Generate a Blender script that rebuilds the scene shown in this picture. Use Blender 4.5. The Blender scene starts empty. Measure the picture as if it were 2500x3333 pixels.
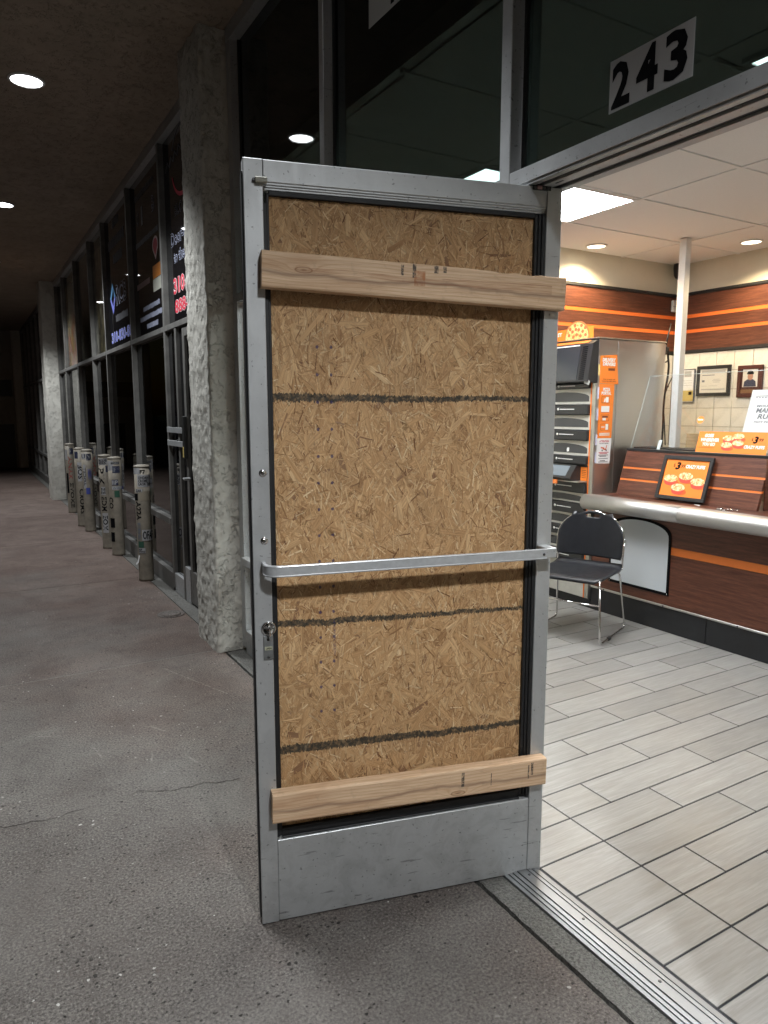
import bpy, bmesh, math, random
from mathutils import Vector, Matrix, noise
R = math.radians
random.seed(7)
scene = bpy.context.scene
C = scene.collection

# ------------------------------------------------------------------ camera, sky, exposure
cam = bpy.data.cameras.new('camera'); camo = bpy.data.objects.new('camera', cam); C.objects.link(camo)
camo.location = (-1.538, -1.602, 1.5)
camo.rotation_euler = (R(82.0), 0, R(-30.4))
cam.sensor_fit = 'HORIZONTAL'; cam.sensor_width = 36.0; cam.lens = 36.0 * 2311 / 2500
cam.clip_start = 0.02; cam.clip_end = 600
scene.camera = camo
world = bpy.data.worlds.new('World'); scene.world = world; world.use_nodes = True
wn = world.node_tree.nodes; sky = wn.new('ShaderNodeTexSky'); sky.sky_type = 'NISHITA'; sky.sun_disc = False
sky.sun_elevation = R(2); sky.sun_rotation = R(200)
bg = wn['Background']; bg.inputs['Strength'].default_value = 0.004
world.node_tree.links.new(sky.outputs['Color'], bg.inputs['Color'])
sun = bpy.data.lights.new('moon', 'SUN'); sun.energy = 0.01; sun.angle = R(0.5); sun.color = (1, .97, .92)
suno = bpy.data.objects.new('moon', sun); C.objects.link(suno); suno.rotation_euler = (R(50), 0, R(160)); suno.location = (-10, 10, 20)
scene.view_settings.view_transform = 'Standard'; scene.view_settings.look = 'None'
scene.view_settings.exposure = 0.0; scene.view_settings.gamma = 1.0
scene.view_settings.use_curve_mapping = False
scene.render.engine = 'CYCLES'
scene.cycles.max_bounces = 6; scene.cycles.diffuse_bounces = 4; scene.cycles.glossy_bounces = 3; scene.cycles.transparent_max_bounces = 10
scene.cycles.use_adaptive_sampling = True; scene.cycles.adaptive_threshold = 0.02
scene.cycles.sample_clamp_indirect = 4.0
CAN_W, TROFFER_E, WARM_W = 150.0, 38.0, 60.0      # soffit cans (W), ceiling panels (radiance), warm cans (W)

# ------------------------------------------------------------------ helpers
W = {}                                               # world matrix of every parent


def link(o, parent=None):
    C.objects.link(o)
    if parent is not None: o.parent = parent
    return o


def tag(o, label=None, cat=None, group=None, kind=None):
    if label: o['label'] = label
    if cat: o['category'] = cat
    if group: o['group'] = group
    if kind: o['kind'] = kind
    return o


def thing(name, loc, label, cat, rotz=0.0, group=None):
    o = bpy.data.objects.new(name, None); o.empty_display_size = .1
    o.location = loc; o.rotation_euler = (0, 0, rotz); link(o)
    W[o] = Matrix.Translation(loc) @ Matrix.Rotation(rotz, 4, 'Z')
    return tag(o, label, cat, group)


def add(name, me, mat=None, parent=None, local=False, smooth=False):
    """link a mesh built in world coordinates (or in the thing's own frame when local)"""
    if mat is not None and len(me.materials) == 0: me.materials.append(mat)
    if smooth:
        for p in me.polygons: p.use_smooth = True
    o = bpy.data.objects.new(name, me)
    if parent is not None:
        if not local: me.transform(W[parent].inverted())
        W[o] = W[parent]
    else:
        W[o] = Matrix.Identity(4)
    return link(o, parent)


def pyd(v, f):
    me = bpy.data.meshes.new('m'); me.from_pydata([tuple(a) for a in v], [], f); me.update(); return me


def bmesh_of(bm, smooth=False):
    me = bpy.data.meshes.new('m'); bm.to_mesh(me); bm.free()
    if smooth:
        for p in me.polygons: p.use_smooth = True
    return me


def boxm(a, b, bevel=0.0, seg=1):
    bm = bmesh.new(); bmesh.ops.create_cube(bm, size=1)
    for v in bm.verts:
        v.co = Vector([(a[i] + b[i]) / 2 + v.co[i] * abs(b[i] - a[i]) for i in range(3)])
    if bevel: bmesh.ops.bevel(bm, geom=list(bm.edges), offset=bevel, segments=seg, affect='EDGES', profile=.5)
    return bmesh_of(bm)


def box(name, a, b, mat, parent=None, bevel=0.0, local=False, seg=1):
    return add(name, boxm(a, b, bevel, seg), mat, parent, local)


def joinm(ms):
    bm = bmesh.new()
    for m in ms: bm.from_mesh(m); bpy.data.meshes.remove(m)
    return bmesh_of(bm)


def tubem(pts, r, n=10, cap=True, ry=None):
    pts = [Vector(p) for p in pts]; V = []; Fc = []
    up = Vector((0, 0, 1)); prev = None
    for i, p in enumerate(pts):
        t = (pts[min(i + 1, len(pts) - 1)] - pts[max(i - 1, 0)]).normalized()
        if prev is None:
            a = t.cross(up)
            if a.length < 1e-3: a = t.cross(Vector((1, 0, 0)))
            a.normalize()
        else:
            a = prev - t * prev.dot(t); a.normalize()
        prev = a; b = t.cross(a)
        rr = r[i] if isinstance(r, (list, tuple)) else r
        for k in range(n):
            w = 2 * math.pi * k / n
            V.append(p + a * math.cos(w) * rr + b * math.sin(w) * (ry if ry else rr))
    for i in range(len(pts) - 1):
        for k in range(n):
            Fc.append((i * n + k, i * n + (k + 1) % n, (i + 1) * n + (k + 1) % n, (i + 1) * n + k))
    if cap: Fc += [tuple(range(n))[::-1], tuple(range((len(pts) - 1) * n, len(pts) * n))]
    me = pyd(V, Fc)
    for p in me.polygons: p.use_smooth = len(p.vertices) == 4
    return me


def fillet(pts, r, n=5):
    pts = [Vector(p) for p in pts]; out = [pts[0]]
    for a, b, c in zip(pts, pts[1:], pts[2:]):
        d1 = (a - b).normalized(); d2 = (c - b).normalized()
        rr = min(r, (a - b).length * .45, (c - b).length * .45); p, q = b + d1 * rr, b + d2 * rr
        for i in range(n + 1):
            t = i / n; out.append(p * (1 - t) ** 2 + b * 2 * t * (1 - t) + q * t * t)
    return out + [pts[-1]]


def lathem(prof, c, n=24, axis='Z'):
    """profile [(radius, height)] turned about a vertical axis through c"""
    V = []; Fc = []
    for r, h in prof:
        for k in range(n):
            w = 2 * math.pi * k / n; x, y = r * math.cos(w), r * math.sin(w)
            q = {'Z': (x, y, h), 'Y': (x, h, y), 'X': (h, x, y)}[axis]
            V.append((c[0] + q[0], c[1] + q[1], c[2] + q[2]))
    for i in range(len(prof) - 1):
        for k in range(n):
            Fc.append((i * n + k, i * n + (k + 1) % n, (i + 1) * n + (k + 1) % n, (i + 1) * n + k))
    Fc += [tuple(range(n))[::-1], tuple(range((len(prof) - 1) * n, len(prof) * n))]
    bm = bmesh.new(); bm.from_mesh(pyd(V, Fc)); bmesh.ops.recalc_face_normals(bm, faces=bm.faces)
    me = bmesh_of(bm)
    for p in me.polygons: p.use_smooth = len(p.vertices) == 4
    return me


def polym(pts, o, xd, yd, thick):
    """outline (2-D points) placed at o with axes xd, yd and extruded by thick along xd x yd"""
    o, xd, yd = Vector(o), Vector(xd).normalized(), Vector(yd).normalized(); nn = xd.cross(yd)
    n = len(pts); V = [o + xd * a + yd * b for a, b in pts] + [o + xd * a + yd * b + nn * thick for a, b in pts]
    Fc = [tuple(range(n))[::-1], tuple(range(n, 2 * n))] + [(i, (i + 1) % n, n + (i + 1) % n, n + i) for i in range(n)]
    bm = bmesh.new(); bm.from_mesh(pyd(V, Fc)); bmesh.ops.recalc_face_normals(bm, faces=bm.faces)
    return bmesh_of(bm)


def ell(cx, cy, a, b, n=24, a0=0, a1=360):
    k = n if a1 - a0 >= 360 else n + 1
    return [(cx + a * math.cos(R(a0 + (a1 - a0) * i / n)), cy + b * math.sin(R(a0 + (a1 - a0) * i / n))) for i in range(k)]


def textm(s, w, h, bold=0.0, shear=0.0, thick=.0006):
    """word fitted to a w x h box, lying in XY, extruded along +Z"""
    cu = bpy.data.curves.new('t', 'FONT'); cu.body = s; cu.size = 1; cu.resolution_u = 2
    cu.offset = bold; cu.shear = shear; cu.align_x = 'LEFT'; cu.space_line = .85
    to = bpy.data.objects.new('t', cu)
    me = bpy.data.meshes.new_from_object(to)
    bpy.data.objects.remove(to); bpy.data.curves.remove(cu)
    xs = [v.co.x for v in me.vertices] or [0, 1]; ys = [v.co.y for v in me.vertices] or [0, 1]
    x0, x1, y0, y1 = min(xs), max(xs), min(ys), max(ys)
    for v in me.vertices:
        v.co = ((v.co.x - x0) / (x1 - x0) * w, (v.co.y - y0) / (y1 - y0) * h, thick)
    return me


def place(me, o, xd, yd):
    o, xd, yd = Vector(o), Vector(xd).normalized(), Vector(yd).normalized(); zd = xd.cross(yd)
    M = Matrix((xd, yd, zd)).transposed().to_4x4(); M.translation = o
    me.transform(M); return me


def text(name, s, o, xd, yd, w, h, mat, parent, bold=0.0, shear=0.0, thick=.0006):
    return add(name, place(textm(s, w, h, bold, shear, thick), o, xd, yd), mat, parent)


def quadm(o, xd, yd, x0, x1, y0, y1, t0=0.0, t1=.001):
    return polym([(x0, y0), (x1, y0), (x1, y1), (x0, y1)], Vector(o) + Vector(xd).normalized().cross(Vector(yd).normalized()) * t0, xd, yd, t1)


# ------------------------------------------------------------------ materials
class G:
    def __init__(s, name, base=(.5, .5, .5), rough=.5, metal=0.0, spec=.5, emit=None, estr=0.0, coat=0.0):
        s.m = bpy.data.materials.new(name); s.m.use_nodes = True; s.t = s.m.node_tree; s.n = s.t.nodes; s.l = s.t.links
        s.b = s.n['Principled BSDF']
        s.put('Base Color', (*base, 1)); s.put('Roughness', rough); s.put('Metallic', metal); s.put('Specular IOR Level', spec)
        if coat: s.put('Coat Weight', coat); s.put('Coat Roughness', .12)
        if emit: s.put('Emission Color', (*emit, 1)); s.put('Emission Strength', estr)

    def put(s, key, v, node=None):
        i = (node or s.b).inputs[key]
        if isinstance(v, bpy.types.NodeSocket): s.l.new(v, i)
        else: i.default_value = v

    def node(s, typ, out=0, props=None, **ins):
        nd = s.n.new(typ)
        for k, v in (props or {}).items(): setattr(nd, k, v)
        for k, v in ins.items():
            k = k.replace('_', ' ')
            s.put(int(k[1:]) if k[0] == 'i' and k[1:].isdigit() else k, v, nd)
        return nd.outputs[out]

    def co(s, kind='Object'):
        return s.node('ShaderNodeTexCoord', kind)

    def mp(s, v, scale=(1, 1, 1), rot=(0, 0, 0), loc=(0, 0, 0)):
        return s.node('ShaderNodeMapping', Vector=v, Scale=scale, Rotation=rot, Location=loc)

    def noise(s, v, scale=5, detail=4, rough=.6, dist=0.0, out=0):
        return s.node('ShaderNodeTexNoise', out, Vector=v, Scale=scale, Detail=detail, Roughness=rough, Distortion=dist)

    def vor(s, v, scale=5, out='Distance', feature='F1', rnd=1.0):
        return s.node('ShaderNodeTexVoronoi', out, dict(feature=feature), Vector=v, Scale=scale, Randomness=rnd)

    def ramp(s, f, stops, interp='LINEAR'):
        nd = s.n.new('ShaderNodeValToRGB'); s.l.new(f, nd.inputs[0]); cr = nd.color_ramp; cr.interpolation = interp
        while len(cr.elements) < len(stops): cr.elements.new(.5)
        for e, (p, c) in zip(cr.elements, stops):
            e.position = p; e.color = (c, c, c, 1) if isinstance(c, (int, float)) else (*c, 1)
        return nd.outputs[0]

    def mix(s, f, a, b, mode='MIX'):
        nd = s.n.new('ShaderNodeMix'); nd.data_type = 'RGBA'; nd.blend_type = mode
        for i, v in ((0, f), (6, a), (7, b)):
            if isinstance(v, bpy.types.NodeSocket): s.l.new(v, nd.inputs[i])
            else: nd.inputs[i].default_value = v if i == 0 else ((*v, 1) if len(v) == 3 else v)
        return nd.outputs[2]

    def math(s, op, a, b=0.0, c=0.0):
        nd = s.n.new('ShaderNodeMath'); nd.operation = op
        for i, v in enumerate((a, b, c)):
            if isinstance(v, bpy.types.NodeSocket): s.l.new(v, nd.inputs[i])
            else: nd.inputs[i].default_value = v
        return nd.outputs[0]

    def xyz(s, v):
        nd = s.n.new('ShaderNodeSeparateXYZ'); s.l.new(v, nd.inputs[0]); return nd.outputs

    def comb(s, x, y, z):
        return s.node('ShaderNodeCombineXYZ', X=x, Y=y, Z=z)

    def vadd(s, a, b):
        return s.node('ShaderNodeVectorMath', props=dict(operation='ADD'), i0=a, i1=b)

    def bump(s, h, strength=.5, dist=.01, normal=None):
        k = dict(Height=h, Strength=strength, Distance=dist)
        if normal is not None: k['Normal'] = normal
        o = s.node('ShaderNodeBump', **k); s.put('Normal', o); return o

    def rnd(s):
        return s.node('ShaderNodeObjectInfo', 'Random')


def flat(name, c, rough=.5, metal=0.0, spec=.5, wear=0.0, scale=30, coat=0.0):
    g = G(name, c, rough, metal, spec, coat=coat)
    if wear:
        v = g.co(); n = g.noise(v, scale, 5, .65)
        g.put('Base Color', g.mix(g.ramp(n, [(.3, 0.0), (.75, 1.0)]), tuple(x * (1 - wear) for x in c), tuple(min(1, x * (1 + wear * .5)) for x in c)))
        g.put('Roughness', g.math('MULTIPLY_ADD', n, .25, rough - .12))
    return g.m


def m_alu():
    g = G('anodised_aluminium', (.4, .41, .42), .42, .55)
    v = g.co(); n = g.noise(v, 9, 6, .7); n2 = g.noise(g.mp(v, (1, 1, .15)), 60, 3, .6)
    sp = g.ramp(g.noise(v, 85, 2, .5), [(.665, 0.0), (.71, 1.0)])
    sm = g.ramp(g.noise(v, 6.5, 8, .75, .5), [(.47, 0.0), (.7, 1.0)])
    scr = g.ramp(g.noise(g.mp(v, (6, 6, 90), (0, .35, 0)), 2.2, 2, .5), [(.715, 0.0), (.735, 1.0)])
    c = g.mix(g.ramp(n, [(.35, 0.0), (.7, 1.0)]), (.49, .50, .505), (.54, .55, .553))
    c = g.mix(g.math('MULTIPLY', sm, .2), c, (.24, .24, .24))
    c = g.mix(g.math('MULTIPLY', sp, .6), c, (.1, .1, .1)); c = g.mix(g.math('MULTIPLY', scr, .5), c, (.13, .13, .13))
    # shoe scuffs and grime low down on the frames
    hz = g.ramp(g.xyz(v)[2], [(.0, 1.0), (.26, .75), (.34, 0.0)])
    kick = g.ramp(g.noise(v, 13, 7, .74, .6), [(.46, 0.0), (.63, 1.0)])
    line = g.ramp(g.noise(g.mp(v, (7, 7, 60), (0, -.3, 0)), 1.6, 3, .55), [(.64, 0.0), (.67, 1.0)])
    c = g.mix(g.math('MULTIPLY', hz, g.math('MULTIPLY', kick, .24)), c, (.17, .168, .162)); c = g.mix(g.math('MULTIPLY', hz, g.math('MULTIPLY', line, .55)), c, (.09, .09, .09))
    g.put('Base Color', c); g.put('Roughness', g.math('ADD', g.math('MULTIPLY_ADD', n2, .2, .34), g.math('MULTIPLY', g.math('SUBTRACT', n, .5), .25))); g.bump(n2, .06, .002)
    return g.m


def m_osb(strand):
    g = G('osb_strand' if strand else 'osb_core', (.4, .25, .12), .62, 0, .3)
    o = g.co('Object')
    if strand:
        uv = g.node('ShaderNodeUVMap', props=dict(uv_map='UVMap'))
        at = g.node('ShaderNodeVertexColor', props=dict(layer_name='tone'))
        t = g.xyz(at)
        gv = g.vadd(g.mp(uv, (3, 90, 1)), at)
        gr = g.noise(gv, 1.6, 4, .65, 1.2)
        c = g.ramp(t[0], [(0, (.16, .07, .028)), (.14, (.35, .19, .085)), (.5, (.58, .35, .166)), (.82, (.70, .465, .245)), (1, (.81, .605, .36))])
        c = g.mix(g.ramp(gr, [(.28, 1.0), (.6, 0.0)]), c, g.mix(.62, c, (.15, .065, .024)))
        c = g.mix(g.math('MULTIPLY', g.ramp(t[2], [(.965, 0.0), (.975, 1.0)], 'CONSTANT'), .6), c, (.12, .045, .03))
        g.bump(gr, .55, .0016)
    else:
        gr = g.noise(g.mp(o, (1, 1, 1)), 90, 5, .7)
        c = g.mix(gr, (.2, .11, .045), (.42, .26, .12)); g.bump(gr, .5, .002)
    # weathering blotches, dark smudges
    c = g.mix(g.math('MULTIPLY', g.ramp(g.noise(o, 5.5, 5, .6), [(.5, 0.0), (.72, 1.0)]), .3), c, (.28, .18, .095))
    # sprayed black stripes (front of panel) with ragged edges
    x, y, z = g.xyz(o)
    rag = g.math('MULTIPLY', g.math('SUBTRACT', g.noise(g.mp(o, (200, 1, 26)), 1.0, 3, .7), .5), .028)
    low = g.math('MULTIPLY', g.math('SUBTRACT', g.noise(g.mp(o, (9, 1, 1)), 1.0, 3, .6), .5), .026)
    zz = g.math('ADD', g.math('ADD', z, rag), low)
    tot = None
    for z0, sl, th in ((1.538, .004, .0105), (.9, .012, .0095), (.522, .010, .0125)):
        cz = g.math('MULTIPLY_ADD', g.math('SUBTRACT', x, .5), sl, z0)
        wv = g.math('MULTIPLY_ADD', x, .006, th - .0045)
        k = g.math('LESS_THAN', g.math('ABSOLUTE', g.math('SUBTRACT', zz, cz)), wv)
        tot = k if tot is None else g.math('MAXIMUM', tot, k)
    dens = g.ramp(g.noise(g.mp(o, (60, 1, 60)), 1.4, 3, .6), [(.32, .55), (.55, .95)])
    c = g.mix(g.math('MULTIPLY', tot, dens), c, (.035, .034, .028))
    # blue ink dots in two columns, with a smear
    cell = .0745
    zc = g.math('SUBTRACT', g.math('FRACT', g.math('DIVIDE', z, cell)), .5)
    dots = None
    for xc in (.722, .683):
        dx = g.math('DIVIDE', g.math('SUBTRACT', x, xc), .0042)
        dz = g.math('DIVIDE', g.math('MULTIPLY', zc, cell), .0050)
        d = g.math('ADD', g.math('MULTIPLY', dx, dx), g.math('MULTIPLY', dz, dz))
        d = g.math('ADD', d, g.math('MULTIPLY', g.math('SUBTRACT', g.noise(o, 320, 2, .6), .5), 2.2))
        k = g.math('LESS_THAN', d, .9); dots = k if dots is None else g.math('MAXIMUM', dots, k)
    lim = g.math('MULTIPLY', g.math('LESS_THAN', z, 1.72), g.math('GREATER_THAN', z, .62))
    sme = g.math('MULTIPLY', g.math('LESS_THAN', g.math('ABSOLUTE', g.math('SUBTRACT', x, .681)), .0032), g.math('MULTIPLY', g.math('LESS_THAN', z, .905), g.math('GREATER_THAN', z, .80)))
    sme = g.math('MULTIPLY', sme, g.ramp(g.noise(o, 260, 2, .6), [(.42, 0.0), (.6, 1.0)]))
    c = g.mix(g.math('MULTIPLY', g.math('MAXIMUM', g.math('MULTIPLY', dots, lim), sme), .75), c, (.02, .022, .1))
    g.put('Base Color', c)
    return g.m


def m_lumber(name, knot, a, b, d, marks):
    g = G(name, a, .6, 0, .3)
    o = g.co('Object'); x, y, z = g.xyz(o)
    # rings bend round the knot
    dk = None; c = None
    wob = g.math('MULTIPLY', g.math('SUBTRACT', g.noise(g.mp(o, (3.5, 1, 7)), 1.0, 2, .5), .5), .026)
    zr = g.math('ADD', z, wob)
    for kx, kz in knot:
        dx = g.math('DIVIDE', g.math('SUBTRACT', x, kx), .06); dz = g.math('DIVIDE', g.math('SUBTRACT', z, kz), .02)
        r2 = g.math('ADD', g.math('MULTIPLY', dx, dx), g.math('MULTIPLY', dz, dz))
        zr = g.math('ADD', zr, g.math('MULTIPLY', g.math('DIVIDE', .02, g.math('ADD', r2, .5)), 1.0))
        kk = g.ramp(r2, [(0, .75), (.03, .25), (.09, .3), (.13, .8), (.19, 0.0)]); dk = kk if dk is None else g.math('MAXIMUM', dk, kk)
    ring = g.math('SINE', g.math('MULTIPLY', g.math('ADD', zr, g.math('MULTIPLY', y, .6)), 640.0))
    fine = g.noise(g.mp(o, (14, 300, 420)), 1.0, 3, .6)
    bro = g.noise(g.mp(o, (2.2, 5, 26)), 1.0, 3, .6, .8)
    c = g.mix(g.math('MULTIPLY', g.ramp(ring, [(.35, 0.0), (1, 1.0)]), .55), a, b)
    c = g.mix(g.math('MULTIPLY', g.ramp(bro, [(.5, 0.0), (.72, 1.0)]), .5), c, d)
    c = g.mix(g.math('MULTIPLY', g.ramp(fine, [(.35, 1.0), (.6, 0.0)]), .35), c, d)
    if dk is not None: c = g.mix(dk, c, (.24, .10, .04))
    if len(marks) == 4 and knot[0][0] > .7:
        # reddish comet tail running from the knot, and a rusty patch
        kx, kz = knot[0]; u = g.math('SUBTRACT', kx, x)
        wv = g.math('MULTIPLY', g.math('SUBTRACT', g.noise(g.mp(o, (3.5, 0, 0)), 1.0, 2, .5), .5), .022)
        dz = g.math('ABSOLUTE', g.math('SUBTRACT', g.math('ADD', z, wv), kz + .001))
        wt = g.math('MULTIPLY_ADD', u, .014, .0035)
        tail = g.math('MULTIPLY', g.math('MULTIPLY', g.math('GREATER_THAN', u, .02), g.math('LESS_THAN', u, .72)), g.ramp(g.math('DIVIDE', dz, wt), [(.0, .25), (.75, .45), (.9, .9), (1.0, 0.0)]))
        c = g.mix(g.math('MULTIPLY', tail, g.ramp(fine, [(.35, 1.0), (.62, .35)])), c, (.32, .125, .05))
        ru = g.math('MULTIPLY', g.math('LESS_THAN', g.math('ABSOLUTE', g.math('SUBTRACT', x, .447)), .016), g.math('LESS_THAN', g.math('ABSOLUTE', g.math('SUBTRACT', z, .008)), .02))
        c = g.mix(g.math('MULTIPLY', ru, g.ramp(g.noise(o, 60, 3, .6), [(.4, .3), (.6, .85)])), c, (.42, .15, .05))
    # one dark resin split along the length
    sp = g.math('ABSOLUTE', g.math('SUBTRACT', z, g.math('MULTIPLY_ADD', g.math('SUBTRACT', g.noise(g.mp(o, (4, 0, 0)), 1.0, 3, .5), .5), .05, -.008)))
    c = g.mix(g.math('MULTIPLY', g.ramp(sp, [(.0, 1.0), (.0035, .55), (.009, 0.0)]), .55), c, (.11, .045, .03))
    for mx, z0, z1, w_ in marks:
        k = g.math('MULTIPLY', g.math('LESS_THAN', g.math('ABSOLUTE', g.math('SUBTRACT', x, mx)), w_), g.math('MULTIPLY', g.math('GREATER_THAN', z, z0), g.math('LESS_THAN', z, z1)))
        k = g.math('MULTIPLY', k, g.ramp(g.noise(o, 200, 2, .6), [(.35, .2), (.55, .9)])); c = g.mix(k, c, (.03, .028, .03))
    dirt = g.ramp(g.noise(o, 28, 4, .65), [(.58, 0.0), (.75, 1.0)])
    c = g.mix(g.math('MULTIPLY', dirt, .22), c, (.12, .075, .05))
    g.put('Base Color', c); g.bump(g.math('ADD', fine, g.math('MULTIPLY', ring, .15)), .3, .0015)
    return g.m


def m_concrete(name, c1, c2, c3, pits=True, lines=True):
    g = G(name, c1, .82, 0, .25)
    o = g.co('Object'); x, y, z = g.xyz(o)
    big = g.noise(o, 1.4, 6, .62, .6); med = g.noise(o, 4.5, 7, .7, .4); fin = g.noise(o, 120, 3, .75); gran = g.noise(o, 55, 5, .7)
    c = g.mix(g.ramp(big, [(.36, 0.0), (.64, 1.0)]), c1, c2)
    c = g.mix(g.math('MULTIPLY', g.ramp(med, [(.46, 0.0), (.72, 1.0)]), .55), c, c3)
    gm = g.ramp(g.noise(o, 1.7, 6, .68, .5), [(.34, .5), (.62, 1.0)])
    c = g.mix(g.math('MULTIPLY', gm, g.ramp(fin, [(.38, .85), (.5, 0.0)])), c, (.04, .036, .033)); c = g.mix(g.math('MULTIPLY', gm, g.ramp(fin, [(.53, 0.0), (.66, .55)])), c, tuple(min(1, k * 1.75) for k in c1))
    c = g.mix(g.ramp(gran, [(.62, 0.0), (.78, .5)]), c, tuple(min(1, k * 1.75) for k in c1))
    h = g.math('ADD', g.math('MULTIPLY', fin, .35), g.math('MULTIPLY', gran, .8))
    if pits:
        # old reddish floor stain, strongest further along the walk and towards the wall
        rs = g.math('ADD', g.math('MULTIPLY', y, .10), g.math('ADD', g.math('MULTIPLY', x, .22), g.math('MULTIPLY', g.noise(o, 1.3, 5, .62), 1.1)))
        c = g.mix(g.ramp(rs, [(.42, 0.0), (.95, .75)]), c, g.mix(1.0, c, (1.0, .74, .655), 'MULTIPLY'))
        w = g.vadd(o, g.mp(g.noise(o, 40, 3, .6, 0, 1), (.02, .02, .02)))
        pd = g.vor(g.mp(w, (1, 1.25, 1)), 58); pc = g.vor(g.mp(w, (1, 1.25, 1)), 58, 'Color')
        sz = g.math('MULTIPLY', g.math('POWER', g.xyz(pc)[0], 2.6), .30)
        dens = g.ramp(g.noise(o, 2.6, 5, .65), [(.3, .35), (.62, 1.0)])
        pit = g.math('LESS_THAN', pd, g.math('MULTIPLY', g.math('MULTIPLY', sz, 1.35), dens))
        pit = g.math('MULTIPLY', pit, g.ramp(gran, [(.35, .4), (.6, 1.0)]))
        c = g.mix(g.math('MULTIPLY', pit, .92), c, (.014, .013, .012))
        h = g.math('SUBTRACT', h, g.math('MULTIPLY', pit, 1.6))
        fl = g.vor(g.vadd(w, (3.1, 1.7, 0)), 42); fc = g.vor(g.vadd(w, (3.1, 1.7, 0)), 42, 'Color')
        fk = g.math('MULTIPLY', g.math('LESS_THAN', fl, g.math('MULTIPLY', g.math('POWER', g.xyz(fc)[1], 6.0), .22)), g.ramp(g.noise(o, 1.6, 3, .6), [(.45, 0.0), (.6, .85)]))
        c = g.mix(fk, c, (.5, .48, .45))
    if lines:
        # hairline crack across the slab, and pale drag scuffs
        cr = g.math('ADD', g.math('MULTIPLY', g.math('SUBTRACT', g.noise(g.mp(o, (2.3, 0, 0)), 1.0, 6, .62), .5), .34), g.math('MULTIPLY_ADD', x, -.09, 1.04))
        k = g.math('ABSOLUTE', g.math('SUBTRACT', y, cr))
        k = g.ramp(k, [(.0, .75), (.0012, .5), (.004, 0.0)])
        k = g.math('MULTIPLY', k, g.math('LESS_THAN', x, -.66)); k = g.math('MULTIPLY', k, g.ramp(med, [(.38, .0), (.58, 1.0)]))
        c = g.mix(k, c, (.045, .036, .032)); h = g.math('SUBTRACT', h, g.math('MULTIPLY', k, 1.5))
        for sx, sy, ang, ln in ((-.52, 2.25, 20, .3), (-1.13, 1.62, 8, .07), (-.93, 1.45, -14, .05), (-.84, 1.72, 30, .06), (-1.3, 1.9, 65, .05), (-.78, 1.33, 15, .07)):
            ca, sa = math.cos(R(ang)), math.sin(R(ang))
            dx = g.math('SUBTRACT', x, sx); dy = g.math('SUBTRACT', y, sy)
            a_ = g.math('ADD', g.math('MULTIPLY', dx, ca), g.math('MULTIPLY', dy, sa)); b_ = g.math('SUBTRACT', g.math('MULTIPLY', dy, ca), g.math('MULTIPLY', dx, sa))
            kk = g.math('MULTIPLY', g.math('LESS_THAN', g.math('ABSOLUTE', a_), .0045), g.math('LESS_THAN', g.math('ABSOLUTE', b_), ln))
            c = g.mix(g.math('MULTIPLY', kk, g.ramp(gran, [(.4, .0), (.62, .45)])), c, (.32, .30, .275))
    g.put('Base Color', c); g.put('Roughness', g.math('MULTIPLY_ADD', med, .2, .68))
    g.bump(h, 1.0, .010)
    return g.m


def m_stucco(name, c1, c2, bd=.009):
    g = G(name, c1, .9, 0, .15)
    o = g.co('Object'); n1 = g.noise(o, 16, 6, .62, .7); n2 = g.noise(o, 90, 4, .7); n3 = g.noise(g.mp(o, (1, 1, .35)), 3, 4, .6)
    ridge = g.math('ABSOLUTE', g.math('SUBTRACT', g.noise(o, 26, 4, .6, 1.3), .5))
    rr = g.ramp(ridge, [(0, 1.0), (.035, 0.0)])
    rr = g.math('MULTIPLY', rr, g.ramp(n1, [(.44, 0.0), (.56, 1.0)]))
    c = g.mix(g.ramp(n3, [(.35, 0.0), (.7, 1.0)]), c1, c2)
    c = g.mix(g.math('MULTIPLY', rr, .32), c, (.09, .088, .078))
    c = g.mix(g.math('MULTIPLY', g.ramp(n1, [(.5, 0.0), (.8, 1.0)]), .18), c, (.2, .19, .17))
    g.put('Base Color', c)
    g.bump(g.math('ADD', g.math('MULTIPLY', n1, 1.0), g.math('SUBTRACT', g.math('MULTIPLY', n2, .25), g.math('MULTIPLY', rr, .5))), 1.0, bd)
    return g.m


def m_floor_tile():
    g = G('floor_tile', (.5, .48, .45), .33, 0, .45)
    o = g.co('Object'); r = g.rnd(); off = g.comb(g.math('MULTIPLY', r, 37.0), g.math('MULTIPLY', r, 91.0), 0.0)
    v = g.vadd(o, off)
    s1 = g.noise(g.mp(v, (2.2, 34, 1)), 1.0, 5, .62, .6); s2 = g.noise(g.mp(v, (9, 150, 1)), 1.0, 4, .65, .3); s3 = g.noise(v, 2.5, 3, .5)
    c = g.mix(g.ramp(s1, [(.33, 0.0), (.68, 1.0)]), (.24, .233, .222), (.325, .318, .308))
    c = g.mix(g.ramp(s2, [(.4, .35), (.58, 0.0)]), c, (.18, .17, .157))
    c = g.mix(g.ramp(s2, [(.62, 0.0), (.75, .3)]), c, (.40, .392, .383))
    c = g.mix(g.math('MULTIPLY', g.ramp(s3, [(.45, 0.0), (.7, 1.0)]), .25), c, (.36, .33, .29))
    tone = g.math('MULTIPLY_ADD', r, .18, .86)
    c = g.mix(1.0, c, g.comb(tone, g.math('MULTIPLY', tone, .995), g.math('MULTIPLY', tone, .985)), 'MULTIPLY')
    g.put('Base Color', c); g.put('Roughness', g.math('MULTIPLY_ADD', s1, .22, .27)); g.bump(s2, .08, .002)
    return g.m


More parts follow.
